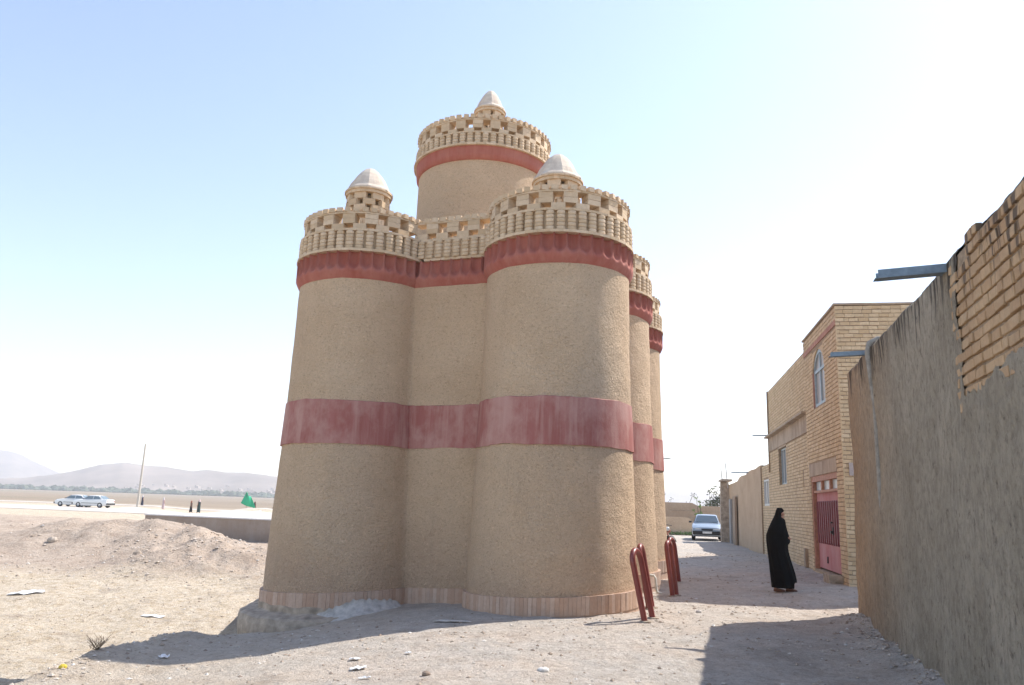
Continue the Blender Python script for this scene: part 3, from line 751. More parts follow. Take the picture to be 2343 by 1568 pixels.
mb.build('concrete_ledge', m_lintel, house)
mb = MB(); mb.box(HC+HU*(lint[0]+lint[1])/2+HN*-.02+Vector((0, 0, 2.766)), HU*(lint[1]-lint[0])/2*.997, HN*.035, Vector((0, 0, .16)))
mb.build('gate_lintel', m_lintel, house)
mb = MB(); mb.box(P1+HU*(win2[0]+win2[1])/2+HN*-.01+Vector((0, 0, win2[3]+.1)), HU*((win2[1]-win2[0])/2+.14), HN*.025, Vector((0, 0, .095))); mb.build('window_lintel', m_lintel, house)
# windows
m_frame = plain('grey_window_frame', (.36, .42, .45), .5, .3, .4, .08)
m_framep = plain('white_window_frame', (.60, .60, .57), .6)
g = NM('window_glass', .12); g.col((.10, .13, .16)); g.b.inputs['Specular IOR Level'].default_value = .8; m_glass = g.m
g = NM('curtained_glass', .35); g.col(g.ramp(g.noise(1.0, 3, .5, vec=g.mapping((14, 14, .5))), [(.35, (.26, .25, .24)), (.65, (.40, .38, .36))])); m_curt = g.m
def window(h, P, nbar, name='window', fr=None, gl=None, setb=.13, archy=False, fw=.05):
    fr = fr or m_frame; gl = gl or m_curt
    u0, u1, z0, z1 = h; cen = P+HU*(u0+u1)/2+Vector((0, 0, z0)); root = D.objects.new(name, None); C.objects.link(root); root.parent = house; root.location = cen-house.location
    def top(u):      # pointed arch
        if not archy: return z1
        x = abs(u-(u0+u1)/2)/((u1-u0)/2); return z1-(z1-z0)*.36*(1-math.sqrt(max(0, 1-x**1.7)))
    Q = lambda u, z, d: P+HU*u+Vector((0, 0, z))-HN*d
    mb = MB(); N_ = 20
    us = [u0+(u1-u0)*k/N_ for k in range(N_+1)]
    for k in range(N_): mb.quad(Q(us[k], z0+.02, setb), Q(us[k+1], z0+.02, setb), Q(us[k+1], top(us[k+1]), setb), Q(us[k], top(us[k]), setb))
    mb.build('pane', gl, root)
    mb = MB(); A = HU
    mb.box(Q((u0+u1)/2, z0+fw/2, setb-.02), A*(u1-u0)/2, HN*.025, Vector((0, 0, fw/2)))
    for s, e in ((u0, 1), (u1, -1)): zt = top(s); mb.box(Q(s+e*fw/2, (z0+zt)/2+fw/2, setb-.02), A*fw/2, HN*.024, Vector((0, 0, (zt-z0)/2-fw/2)))
    for k in range(1, nbar+1):
        u = u0+(u1-u0)*k/(nbar+1); zt = top(u)-.02; mb.box(Q(u, (z0+zt)/2+fw/2, setb-.015), A*fw*.4, HN*.022, Vector((0, 0, (zt-z0)/2-fw/2)))
    if archy:
        zs = top(u0); mb.box(Q((u0+u1)/2, zs, setb-.017), A*((u1-u0)/2-fw), HN*.0225, Vector((0, 0, fw*.45)))
        for k in range(N_): 
            a, b = Q(us[k], top(us[k])-fw*.5, setb-.02), Q(us[k+1], top(us[k+1])-fw*.5, setb-.02); mb.box((a+b)/2, (b-a)/2*1.04, HN*.0235, Vector((0, 0, fw*.55)))
    else: mb.box(Q((u0+u1)/2, z1-fw/2, setb-.02), A*(u1-u0)/2, HN*.025, Vector((0, 0, fw/2)))
    mb.build('frame', fr, root)
    return top
tp = window(arch, HC, 1, archy=True, gl=m_curt, fw=.085, setb=.07, fr=plain('pale_blue_frame', (.36, .45, .50), .5))
# spandrels over the pointed arch, and its painted reveal
Nn = 24; us = [arch[0]+(arch[1]-arch[0])*k/Nn for k in range(Nn+1)]
mb = MB()
for k in range(Nn):
    um = (us[k]+us[k+1])/2
    if arch[3]-tp(um) < .004: continue
    if k == Nn//2: mb.build('arch_brickwork', m_brick, house); mb = MB()
    mb.box(HC+HU*um+Vector((0, 0, (arch[3]+tp(um))/2))-HN*.06, HU*((us[k+1]-us[k])/2), HN*.065, Vector((0, 0, (arch[3]-tp(um))/2)), .3+.3*random.random())
mb.build('arch_brickwork', m_brick, house)
mb = MB()
mb.box(HC+HU*(arch[1]-.012)+Vector((0, 0, (arch[2]+tp(arch[0]))/2))-HN*.03, HU*.012, HN*.05, Vector((0, 0, (tp(arch[0])-arch[2])/2)))
if 0: mb.box(HC+HU*(arch[0]+.012)+Vector((0, 0, (arch[2]+tp(arch[0]))/2))-HN*.04, HU*.012, HN*.08, Vector((0, 0, (tp(arch[0])-arch[2])/2)))
mb.build('pink_reveal', m_pink, house)
window(win2, P1, 2, fw=.06); window(win3, P1, 1, fr=m_framep, fw=.07, setb=.05)
# gate
m_gate = mk_red('pink_red_gate_paint', (.42, .15, .155), (.49, .21, .21), (.52, .34, .32), .5, (3, 3, .6))
m_gated = plain('dark_red_gate_ribs', (.17, .03, .035), .6, var=.2)
m_gframe = plain('salmon_frame', (.42, .22, .15), .7, var=.2)
m_pane = plain('frosted_pane', (.45, .50, .52), .3)
root = D.objects.new('gate', None); C.objects.link(root); root.parent = house; gc = HC+HU*(gate[0]+gate[1])/2+Vector((0, 0, gate[2])); root.location = gc-house.location
Q = lambda u, z, d: HC+HU*u+Vector((0, 0, z))-HN*d
u0, u1, z0, z1 = gate; split = u0+(u1-u0)*.34
def leaf(a, b, n, handle):
    r2 = D.objects.new('gate_leaf', None); C.objects.link(r2); r2.parent = root; r2.location = Q((a+b)/2, z0, .1)-gc
    mb = MB(); zt = z1-.42
    mb.box(Q((a+b)/2, (z0+zt)/2+.02, .125), HU*((b-a)/2-.006), HN*.018, Vector((0, 0, (zt-z0)/2-.02)), .5)
    mb.build('sheet_panel', m_gate, r2)
    mb = MB(); w_ = (b-a)/n
    for k in range(n): mb.box(Q(a+w_*(k+.5), z0+.62+(zt-z0-.62)*.43, .098), HU*w_*.30, HN*.022, Vector((0, 0, (zt-z0)*.285)), .5, 0, .1)
    mb.build('ribs', m_gated, r2)
    return r2
leaf(u0+.08, split, 4, True); l2 = leaf(split, u1-.1, 8, False)
mb = MB(); mb.box(Q(split+.05, z0+1.0, .085), HU*.03, HN*.02, Vector((0, 0, .09))); mb.tube([Q(split+.05, z0+.97, .07), Q(split+.05, z0+.97, .02)], .035, 10)
mb.tube([Q(split+.05, z0+1.2, .07), Q(split+.05, z0+1.2, .03)], .02, 8); mb.build('lock', plain('black_iron', (.03, .025, .025), .5), root); mb = MB(); mb.tube([Q(split+.9, z0+.36, .10), Q(split+.9, z0+.2, .09)], .02, 6); mb.build('bolt', D.materials['black_iron'], root)
mb = MB()
mb.box(Q(u0+.04, (z0+z1)/2, .07), HU*.04, HN*.06, Vector((0, 0, (z1-z0)/2))); mb.box(Q(u1-.05, (z0+z1)/2, .07), HU*.05, HN*.061, Vector((0, 0, (z1-z0)/2)))
mb.box(Q((u0+u1)/2, z1-.07, .07), HU*((u1-u0)/2-.1), HN*.059, Vector((0, 0, .07))); mb.box(Q((u0+u1)/2, z1-.40, .08), HU*((u1-u0)/2-.1), HN*.045, Vector((0, 0, .03)))
for k in (1, 2): mb.box(Q(u0+.08+(u1-u0-.18)*k/3, z1-.255, .08), HU*.06, HN*.04, Vector((0, 0, .115)))
mb.build('gate_frame', m_gframe, root)
for k in range(3):
    a = u0+.08+(u1-u0-.18)*k/3+.06; b = u0+.08+(u1-u0-.18)*(k+1)/3-.06; mb = MB(); mb.box(Q((a+b)/2, z1-.255, .11), HU*(b-a)/2, HN*.006, Vector((0, 0, .114))); mb.build('pane', m_pane, root)
# small fittings on the wall
mb = MB(); mb.box(P1+HU*(bay+1.2)+Vector((0, 0, 2.655))-HN*.06, HU*.1, HN*.03, Vector((0, 0, .2))); mb.build('wall_niche', m_rust, house)
mb = MB(); mb.box(HC+HU*.02+Vector((0, 0, 2.62))+GN*.03+GU*.22, GU*.11, GN*.03, Vector((0, 0, .14))); mb.build('meter_box', plain('grey_box', (.42, .36, .34), .7), house)
mb = MB(); mb.box(P1+HU*(uY(22.6))+Vector((0, 0, .42))+HN*.05, HU*.11, HN*.05, Vector((0, 0, .26)), .5, .01); mb.build('wall_patch', m_lintel, house)
mb = MB(); mb.tube([P1+HU*(end2-.25)+Vector((0, 0, 4.47)), P1+HU*(end2-.25)+HN*.65+Vector((0, 0, 4.45))], .025, 6); mb.build('ledge_rod', m_galv, house)
mb = MB(); mb.box(Q(u0+.1, .19, -.16), HU*.28, HN*.16, Vector((0, 0, .12)), .5, .03); mb.build('step_stone', m_cement, house)

# ------------------------------------------------------------------ rendered mud wall further down the lane
AL = thing('earthen_wall', 'smooth tan mud-rendered wall continuing down the lane beyond the brick house', 'wall', (9.75, 32, 0))
a0 = HC+HU*end3-HN*.05; A1 = Vector((12.15, 44.0, 0)); ad = (A1-a0); aL = ad.length; ad.normalize(); an = Vector((-ad.y, ad.x, 0))
mb = MB(); rows = []
for i in range(50):
    s = aL*i/49; zt = 3.52-.30*(i/49)+.05*noise.noise(Vector((s*.8, 0, 0)))-.45*sm(.62, .70, np.array(i/49.))*.35
    step = .12*float(sm(.36, .362, i/49.))
    row = []
    for j in range(12):
        z = -.4+(float(zt)+.4)*j/11; p = a0+ad*s+an*(-step+.05*noise.noise(Vector((s*.5, z*.5, 4)))); row.append((p.x, p.y, z))
    q = a0+ad*s-an*.5; row.append((q.x-.0, q.y, float(zt)-.04)); row.append((q.x, q.y, -.4)); rows.append(row)
mb.grid(rows); mb.poly([r for r in rows[-1]]); mb.build('render_coat', m_alleymud, AL, smooth=False)
for s, w_, z1_, m in ((aL*.72, .40, 2.4, plain('weathered_door', (.33, .24, .17), .8)), (aL*.86, .30, 2.3, m_framep)):
    mb = MB(); c_ = a0+ad*s; mb.box(c_+an*.0+Vector((0, 0, z1_/2)), ad*w_, an*.05, Vector((0, 0, z1_/2))); mb.build('door', m if m is not m_framep else plain('grey_door', (.30, .29, .28), .7), AL)
mb = MB(); mb.box(A1+an*.12+Vector((0, 0, 1.6))-ad*.2, ad*.22, an*.22, Vector((0, 0, 1.62)), .5, .03); mb.box(A1+an*.12+Vector((0, 0, 3.30))-ad*.6, ad*.9, an*.28, Vector((0, 0, .05)), .5, .02); mb.build('pillar', m_cement, AL)
o = MB(); o.tube([a0+ad*(aL*.30)+Vector((0, 0, 3.38)), a0+ad*(aL*.30)+an*.75+Vector((0, 0, 3.36))], .03, 6); o.build('rain_spout', m_galv, AL)
for (x, y, zt, lab) in ((11.87, 44.0, 3.9, 'shorter thin pole above the end of the mud wall'), (11.97, 43.4, 4.15, 'taller thin pole above the end of the mud wall')):
    mb = MB(); mb.tube([(x+.1, y, 2.9), (x, y, zt+.1)], .028, 6); tag(mb.build('pole', plain('pale_pole', (.45, .43, .42), .7), loc=(x, y, 3.1)), lab, 'pole')

# ------------------------------------------------------------------ walls closing the lane
def low_wall(name, lab, x0, x1, y, z1, th, mat, zf=None, part='wall_body', cap=None, n=40, slope=0):
    root = thing(name, lab, 'wall', ((x0+x1)/2, y, 0)); mb = MB(); rows = []
    for i in range(n+1):
        x = x0+(x1-x0)*i/n; zt = z1(x) if callable(z1) else z1; yy = y+slope*(x-x0)
        rows.append([(x, yy-th/2, -1.2), (x, yy-th/2+.01*noise.noise(Vector((x, 0, 0))), zt), (x, yy+th/2, zt), (x, yy+th/2, -1.2)])
    mb.grid(rows); mb.poly(rows[0]); mb.poly(rows[-1][::-1]); mb.build(part, mat, root)
    return root
g = mk_plaster('layered_mud', (.38, .27, .18), (.48, .36, .26), (.28, .19, .13), .4, .5)
low_wall('garden_wall', 'long layered mud wall closing the far end of the lane', 9, 24, 56.5, lambda x: 2.17 if x < 13.35 else 1.98, .4, g)
W = C.objects['garden_wall']; mb = MB()
for k, z in enumerate((.62, 1.12, 1.62)): mb.box((16.5, 56.29, z), (7.45, 0, 0), (0, .018, 0), (0, 0, .02), .5)
mb.build('course_ledges', m_lintel, W)
low_wall('mud_hump', 'low round-topped mud wall in front of the garden wall', 9.6, 12.8, 54, lambda x: 1.17-.25*max(0, (11.2-x)/1.4)**2-1.15*max(0, (x-12.15)/.65)**2.2, .5, m_alleymud, n=60)

# ------------------------------------------------------------------ low retaining wall on the left
m_ret = mk_red('grey_brown_render', (.30, .23, .18), (.37, .29, .225), (.42, .36, .31), .4, (1, 1, 2))
RW = thing('retaining_wall', 'low grey-brown wall with a white top, behind the dirt heaps left of the tower', 'wall', (-12, 40, 0))
p0 = Vector((-18.6, 41.6, 0)); p1 = Vector((-4.5, 37.0, 0)); d_ = (p1-p0); L_ = d_.length; d_.normalize(); n_ = Vector((d_.y, -d_.x, 0))
mb = MB(); mb.box((p0+p1)/2+Vector((0, 0, -.3)), d_*L_/2, n_*.15, Vector((0, 0, .80))); mb.build('wall_body', m_ret, RW)
mb = MB(); mb.box((p0+p1)/2+Vector((0, 0, .535)), d_*(L_/2+.03), n_*.19, Vector((0, 0, .03))); mb.build('coping', plain('white_coping', (.74, .71, .68), .8), RW)
#@@
# ------------------------------------------------------------------ cars
m_tyre = plain('tyre_rubber', (.02, .02, .02), .8); m_rim = plain('grey_rim', (.30, .30, .31), .45, .5)
m_dark = plain('black_plastic', (.02, .02, .022), .6); m_win = plain('car_glass', (.05, .075, .095), .08, spec=.9, var=.02)
m_winl = plain('pale_car_glass', (.16, .21, .23), .1, spec=.9, var=.02)
m_lamp = plain('headlamp_lens', (.60, .62, .62), .2, spec=.6); m_plate = plain('number_plate', (.70, .70, .68), .5); m_lampr = plain('rear_lamp_lens', (.35, .03, .03), .3)
def car(loc, ang, paint, label, L=4.4, Wd=1.70, name='parked_car', group=None, glass=None):
    glass = glass or m_win
    root = thing(name, label, 'car', loc, group); root.rotation_euler = (0, 0, ang); hw = Wd/2
    def B(mb, nm, mat, sm_=False, par=root):
        o = MB.build(mb, nm, mat, None, sm_); o.parent = par; return o
    # lower body: sections nose (+x) to tail
    sec = [(L/2, .42, .58, .60, .80), (L/2-.05, .28, .66, .70, .92), (L/2-.35, .22, .74, .84, .98), (L/2-.75, .20, .80, .89, 1), (.55, .20, .86, .955, 1), (-.2, .20, .87, .96, 1), (-1.25, .20, .88, .965, 1), (-L/2+.45, .24, .86, .99, .99), (-L/2+.06, .30, .82, .965, .94), (-L/2, .42, .68, .76, .86)]
    mb = MB(); rows = []
    for x, zb, zs, zt, wf in sec:
        w_ = hw*wf; pts = [(-w_*.92, zb), (-w_*.985, zb+.12), (-w_, (zb+zs)/2), (-w_*.97, zs), (-w_*.86, zt-.01), (-w_*.5, zt+.012), (0, zt+.02)]
        pts = pts+[(-p[0], p[1]) for p in reversed(pts[:-1])]; rows.append([(x, p[0], p[1]) for p in pts])
    mb.grid(rows, True); mb.poly(rows[0]); mb.poly(rows[-1][::-1]); o = B(mb, 'body', paint, True); weld(o); md = o.modifiers.new('n', 'EDGE_SPLIT'); md.split_angle = R(38)
    # greenhouse
    mb = MB(); rows = []
    gh = [(.98, .93, .935, .80, .80), (.28, .945, 1.38, .84, .64), (-.35, .95, 1.42, .85, .66), (-1.0, .955, 1.385, .85, .64), (-1.62, .96, .97, .82, .80)]
    for x, zb, zt, wb, wt in gh:
        a, b = hw*wb*1.06, hw*wt*1.06; pts = [(-a, zb-.03), (-b*.99, max(zt-.05, zb)), (-b*.86, zt), (0, zt+.015)]
        pts += [(-p[0], p[1]) for p in reversed(pts[:-1])]; rows.append([(x, p[0], p[1]) for p in pts])
    mb.grid(rows); o = B(mb, 'cabin', paint, True); md = o.modifiers.new('n', 'EDGE_SPLIT'); md.split_angle = R(30)
    def pane(nm, pts, mat): mb = MB(); mb.poly(pts); return B(mb, nm, mat)
    e = .012
    e = .035; pane('windscreen', [(.90+e, -hw*.78, .965+e), (.90+e, hw*.78, .965+e), (.33+e, hw*.60, 1.33+e), (.33+e, -hw*.60, 1.33+e)], glass)
    pane('rear_window', [(-1.56-e, hw*.76, .985+e), (-1.56-e, -hw*.76, .985+e), (-1.06-e, -hw*.60, 1.335+e), (-1.06-e, hw*.60, 1.335+e)], glass)
    for s in (-1, 1):
        for a, b, c, d in ((.78, -.33, -.33, .25), (-.40, -1.38, -1.0, -.40)):
            y0, y1 = s*hw*(.885+.012), s*hw*(.705+.016); pane('side_window', [(a, y0, .975), (b, y0, .985), (c, y1, 1.335), (d, y1, 1.335)][::s], glass)
    mb = MB(); mb.box((L/2-.01, 0, .42), (.07, 0, 0), (0, hw*.93, 0), (0, 0, .10), taper=.03); B(mb, 'bumper', m_dark)
    mb = MB(); mb.box((-L/2+.01, 0, .46), (.07, 0, 0), (0, hw*.90, 0), (0, 0, .10)); B(mb, 'bumper', m_dark)
    mb = MB(); mb.box((L/2-.015, 0, .60), (.03, 0, 0), (0, hw*.36, 0), (0, 0, .045)); B(mb, 'grille', m_dark)
    mb = MB(); mb.box((L/2+.075, 0, .45), (.008, 0, 0), (0, .25, 0), (0, 0, .055)); B(mb, 'number_plate', m_plate)
    for s in (-1, 1):
        mb = MB(); mb.box((L/2-.035, s*hw*.60, .605), (.03, -s*.02, 0), (0, hw*.19, 0), (0, 0, .06)); B(mb, 'headlight', m_lamp)
        mb = MB(); mb.box((-L/2+.03, s*hw*.66, .74), (.03, 0, 0), (0, hw*.16, 0), (0, 0, .06)); B(mb, 'rear_light', m_lampr)
        mb = MB(); mb.box((.72, s*(hw+.08), .99), (.05, 0, 0), (0, .08, 0), (0, 0, .05)); B(mb, 'wing_mirror', m_dark)
        mb = MB(); mb.box((-.2, s*(hw+.002), .52), (1.2, 0, 0), (0, .012, 0), (0, 0, .025)); B(mb, 'side_trim', m_dark)
        for x in (L/2-.82, -L/2+.85):
            wr = D.objects.new('wheel', None); C.objects.link(wr); wr.parent = root; wr.location = (x, s*(hw-.10), .30)
            mb = MB(); rows = []
            for r, y in ((.17, -.09), (.29, -.095), (.305, -.06), (.305, .06), (.29, .105), (.17, .10)): rows.append([(r*math.cos(k*math.pi/10), s*y, r*math.sin(k*math.pi/10)) for k in range(20)])
            mb.grid(rows, True); B(mb, 'tyre', m_tyre, True, wr)
            mb = MB(); mb.grid([[(r*math.cos(k*math.pi/8), s*y, r*math.sin(k*math.pi/8)) for k in range(16)] for r, y in ((.18, .09), (.15, .06), (.06, .07), (.005, .09))], True); B(mb, 'rim', m_rim, True, wr)
    return root
def paintm(n, c): 
    g = NM(n, .28); g.col(c); g.b.inputs['Specular IOR Level'].default_value = .5; g.b.inputs['Coat Weight'].default_value = .4; return g.m
p_sil = paintm('silver_blue_paint', (.27, .33, .40)); p_wh = paintm('white_paint', (.74, .74, .72))
hx, hy = -.235, -.972
car((11.22-hx*2.2, 44.7-hy*2.2, gz(11.4, 46)), math.atan2(hy, hx), p_sil, 'silver-blue saloon car parked in the lane facing the camera')
def on(x, y): return (x, y, gz(x, y)+.05)
car(on(-49.3, 95.5), math.pi-.12, p_wh, 'white saloon car on the far road, nearest the pole', name='parked_car', group=None, glass=m_winl)
car(on(-52.6, 97.6), math.pi-.08, p_wh, 'white saloon car on the far road, left and behind the other', name='parked_car', glass=m_winl)

# ------------------------------------------------------------------ motorbike, half hidden by the tower
bk = thing('motorcycle', 'rusty red motorcycle with black tyres parked behind the tower, only partly in view', 'motorcycle', (6.2, 30.3, gz(6.2, 30.3))); bh = Vector((.42, -.91, 0)).normalized(); bs = Vector((-bh.y, bh.x, 0)); b0 = Vector(bk.location)
for d in (0, -1.25):
    wr = D.objects.new('wheel', None); C.objects.link(wr); wr.parent = bk; wr.location = bh*d+Vector((0, 0, .31)); cW = b0+bh*d+Vector((0, 0, .31))
    mb = MB(); mb.tube([cW+bh*.27*math.cos(a)+Vector((0, 0, .27*math.sin(a))) for a in np.linspace(0, 2*math.pi, 25)], .045, 8, False); mb.build('tyre', m_tyre, wr, smooth=True)
    mb = MB(); mb.tube([cW+bh*.22*math.cos(a)+Vector((0, 0, .22*math.sin(a))) for a in np.linspace(0, 2*math.pi, 25)], .014, 6, False)
    for k in range(8): mb.tube([cW, cW+bh*.22*math.cos(k*.785)+Vector((0, 0, .22*math.sin(k*.785)))], .005, 4)
    mb.build('rim', m_rim, wr)
m_bred = plain('rusty_red_metal', (.26, .07, .04), .5, var=.3)
mb = MB(); rows = [[b0+bh*(.34*math.cos(a))+Vector((0, 0, .31+.34*math.sin(a)))+bs*s for s in (-.06, 0, .06)] for a in np.linspace(.35, 2.5, 12)]; mb.grid(rows); mb.build('mudguard', m_dark, bk, smooth=True)
mb = MB(); mb.ellipsoid(b0-bh*.45+Vector((0, 0, .80)), .30, .30, .13); mb.build('fuel_tank', m_bred, bk, smooth=True)
mb = MB(); mb.ellipsoid(b0-bh*.98+Vector((0, 0, .78)), .34, .34, .07); mb.build('seat', m_dark, bk, smooth=True)
mb = MB(); mb.box(b0-bh*.6+Vector((0, 0, .42)), bh*.16, bs*.12, Vector((0, 0, .14)), taper=.1); mb.build('engine', m_rim, bk)
mb = MB(); mb.tube([b0+Vector((0, 0, .31)), b0-bh*.24+Vector((0, 0, .95)), b0-bh*.5+Vector((0, 0, .72)), b0-bh*1.25+Vector((0, 0, .31))], .028, 6); mb.tube([b0-bh*.24+Vector((0, 0, .93)), b0-bh*.6+Vector((0, 0, .3)), b0-bh*1.25+Vector((0, 0, .31))], .025, 6); mb.build('frame', m_bred, bk, smooth=True)
mb = MB(); mb.tube([b0-bh*.35+bs*.34+Vector((0, 0, 1.0)), b0-bh*.26+bs*.1+Vector((0, 0, 1.03)), b0-bh*.26-bs*.1+Vector((0, 0, 1.03)), b0-bh*.35-bs*.34+Vector((0, 0, 1.0))], .014, 6); mb.build('handlebar', m_dark, bk)
mb = MB(); mb.ellipsoid(b0-bh*.14+Vector((0, 0, .88)), .08, .08, .08); mb.build('headlight', m_lamp, bk, smooth=True)

# ------------------------------------------------------------------ people
m_skin = plain('skin', (.42, .22, .15), .6, var=.08); m_blk = plain('black_cloth', (.006, .006, .0065), .9, var=.2, spec=.1)
def bake(name, verts, edges, radii, sub, mat, parent, loc):
    me = D.meshes.new(name); me.from_pydata([tuple(v) for v in verts], edges, []); o = D.objects.new(name, me); C.objects.link(o)
    md = o.modifiers.new('s', 'SKIN'); md.use_smooth_shade = True; md.branch_smoothing = .6
    for i, r in enumerate(radii): me.skin_vertices[0].data[i].radius = (r[0], r[1]) if isinstance(r, tuple) else (r, r)
    me.skin_vertices[0].data[0].use_root = True
    if sub: s = o.modifiers.new('u', 'SUBSURF'); s.levels = sub; s.render_levels = sub
    dg = bpy.context.evaluated_depsgraph_get(); nm = D.meshes.new_from_object(o.evaluated_get(dg)); D.objects.remove(o)
    n = D.objects.new(name, nm); C.objects.link(n); nm.materials.clear(); nm.materials.append(mat); nm.polygons.foreach_set('use_smooth', [True]*len(nm.polygons)); n.parent = parent; n.location = loc; return n
def body(parent, F, Sd, h, lean=0.0, stride=.12, mat=m_skin, arms='front'):
    """one continuous figure, F forward, Sd side, h height"""
    k = h/1.66; V = lambda f, s, z: (F*f+Sd*s+Vector((0, 0, z)))*k
    v = [V(0, 0, .90), V(.0, 0, 1.10), V(.005, 0, 1.27), V(.015, 0, 1.37), V(.03, 0, 1.44), V(.05, 0, 1.49), V(.05, 0, 1.545), V(.045, 0, 1.60), V(.04, 0, 1.635),
         V(.128, 0, 1.525), V(.105, 0, 1.47)]
    r = [(.14, .11), (.115, .095), (.15, .10), (.09, .07), .05, (.062, .070), (.075, .088), (.070, .080), (.04, .045), .014, .026]
    e = [(0, 1), (1, 2), (2, 3), (3, 4), (4, 5), (5, 6), (6, 7), (7, 8), (6, 9), (5, 10)]
    for s in (-1, 1):
        n = len(v); st = stride*s
        v += [V(0, s*.09, .84), V(st*.5+.02, s*.09, .48), V(st, s*.085, .09), V(st+.02, s*.085, .045), V(st+.15, s*.09, .028)]; r += [.085, .055, .035, .036, .026]
        e += [(0, n), (n, n+1), (n+1, n+2), (n+2, n+3), (n+3, n+4)]
        n = len(v)
        if arms == 'front': v += [V(.0, s*.17, 1.30), V(-.01, s*.22, 1.06), V(.15, s*.08, 1.05), V(.19, s*.03, 1.08)]
        else: v += [V(.0, s*.17, 1.30), V(-.02, s*.21, 1.05), V(.04, s*.22, .85), V(.07, s*.22, .77)]
        r += [.05, .04, .028, .022]; e += [(2, n), (n, n+1), (n+1, n+2), (n+2, n+3)]
        for q, (df, ds) in enumerate(((.055, -.02), (.06, 0), (.058, .018), (.045, .034))):      # fingers
            m = len(v); b = v[n+3]; v += [b+(F*df*.55+Sd*ds*.8-Vector((0, 0, .01)))*k, b+(F*df+Sd*ds-Vector((0, 0, .03)))*k]; r += [.008, .007]; e += [(n+3, m), (m, m+1)]
        m = len(v); b = v[n+3]; v.append(b+(F*.02-Sd*s*.03+Vector((0, 0, .02)))*k); r.append(.009); e.append((n+3, m))
    r = [tuple(a*k for a in x) if isinstance(x, tuple) else x*k for x in r]
    return bake('body', v, e, r, 1, mat, parent, (0, 0, 0))
wx_, wy_ = 5.62, 16.5
wm = thing('person', 'woman in a long black chador standing in the lane, face turned to the right', 'person', (wx_, wy_, gz(wx_, wy_)))
Lx = Vector((.947, -.32, 0)); Dp = Vector((.32, .947, 0)); Fw = (Lx*.93-Dp*.36).normalized(); Sw = Vector((-Fw.y, Fw.x, 0))
body(wm, Fw, Sw, 1.65, stride=.09)
def face_bits(par, F, Sd, h):
    k = h/1.66
    for s in (-1, 1):
        mb = MB(); c_ = (F*.112+Sd*s*.032+Vector((0, 0, 1.553)))*k; mb.ellipsoid(c_, .012, .012, .007, 8, 6); o = mb.build('eye', m_dark, None, True); o.parent = par
    mb = MB(); c_ = (F*.118+Vector((0, 0, 1.488)))*k; mb.ellipsoid(c_, .012, .02, .006, 8, 6); o = mb.build('mouth', plain('lips', (.30, .09, .08), .5), None, True); o.parent = par
face_bits(wm, Fw, Sw, 1.65)
prof = [(1.665, .00, .06, .03), (1.655, -.02, .085, .06), (1.612, -.040, .112, .088), (1.57, -.052, .088, .10), (1.53, -.064, .066, .105), (1.48, -.085, .075, .11), (1.42, -.118, .125, .145), (1.37, -.143, .134, .185), (1.323, -.166, .138, .215), (1.226, -.208, .158, .245), (1.116, -.246, .188, .255), (1.03, -.25, .205, .25), (.978, -.248, .197, .25), (.93, -.243, .160, .245), (.85, -.236, .156, .24), (.772, -.228, .165, .24), (.634, -.214, .193, .235), (.496, -.20, .232, .23), (.358, -.193, .266, .228), (.26, -.186, .283, .225), (.20, -.18, .290, .224), (.13, -.176, .285, .222), (.085, -.172, .28, .22)]
mb = MB(); rows = []; N_ = 72
for z, xl, xr, b in prof:
    cx_ = (xl+xr)/2; a_ = (xr-xl)/2; row = []
    for k in range(N_):
        th = 2*math.pi*k/N_; fold = 1+(.055*math.sin(th*9+1+z*2)+.03*math.sin(th*17+z*5))*float(sm(1.45, .4, np.array(z)))
        zz = z
        fr = max(0, math.cos(th-.3))
        if z < .25: zz = z+(.20-z+.0)*float(sm(.55, .9, np.array(fr)))*(z < .2) if z < .2 else z
        if fr > .55 and z < .2: aa = .29/ max(a_+cx_, .1)
        p = Lx*(cx_+a_*math.cos(th)*fold)+Dp*(b*math.sin(th)*fold)+Vector((0, 0, zz)); row.append(p)
    rows.append(row)
mb.grid(rows, True); mb.cap(rows[0]); o = mb.build('chador', m_blk, None, True); o.parent = wm
so_ = o.modifiers.new('t', 'SOLIDIFY'); so_.thickness = .006
m_shoe = plain('brown_sandal', (.17, .08, .05), .7)
for s in (-1, 1):
    mb = MB(); c_ = Fw*(.09*s*1.0+.09)+Sw*s*.088+Vector((0, 0, .035)); rows = [[c_+Fw*x*.9+Sw*(y*math.cos(a))+Vector((0, 0, .032*hh*math.sin(a))) for a in np.linspace(0, 2*math.pi, 12, endpoint=False)] for x, y, hh in ((-.13, .01, .3), (-.12, .035, .9), (-.05, .04, 1.15), (.04, .047, 1), (.11, .04, .7), (.135, .01, .2))]; mb.grid(rows, True); o = mb.build('shoe', m_shoe, None, True); o.parent = wm
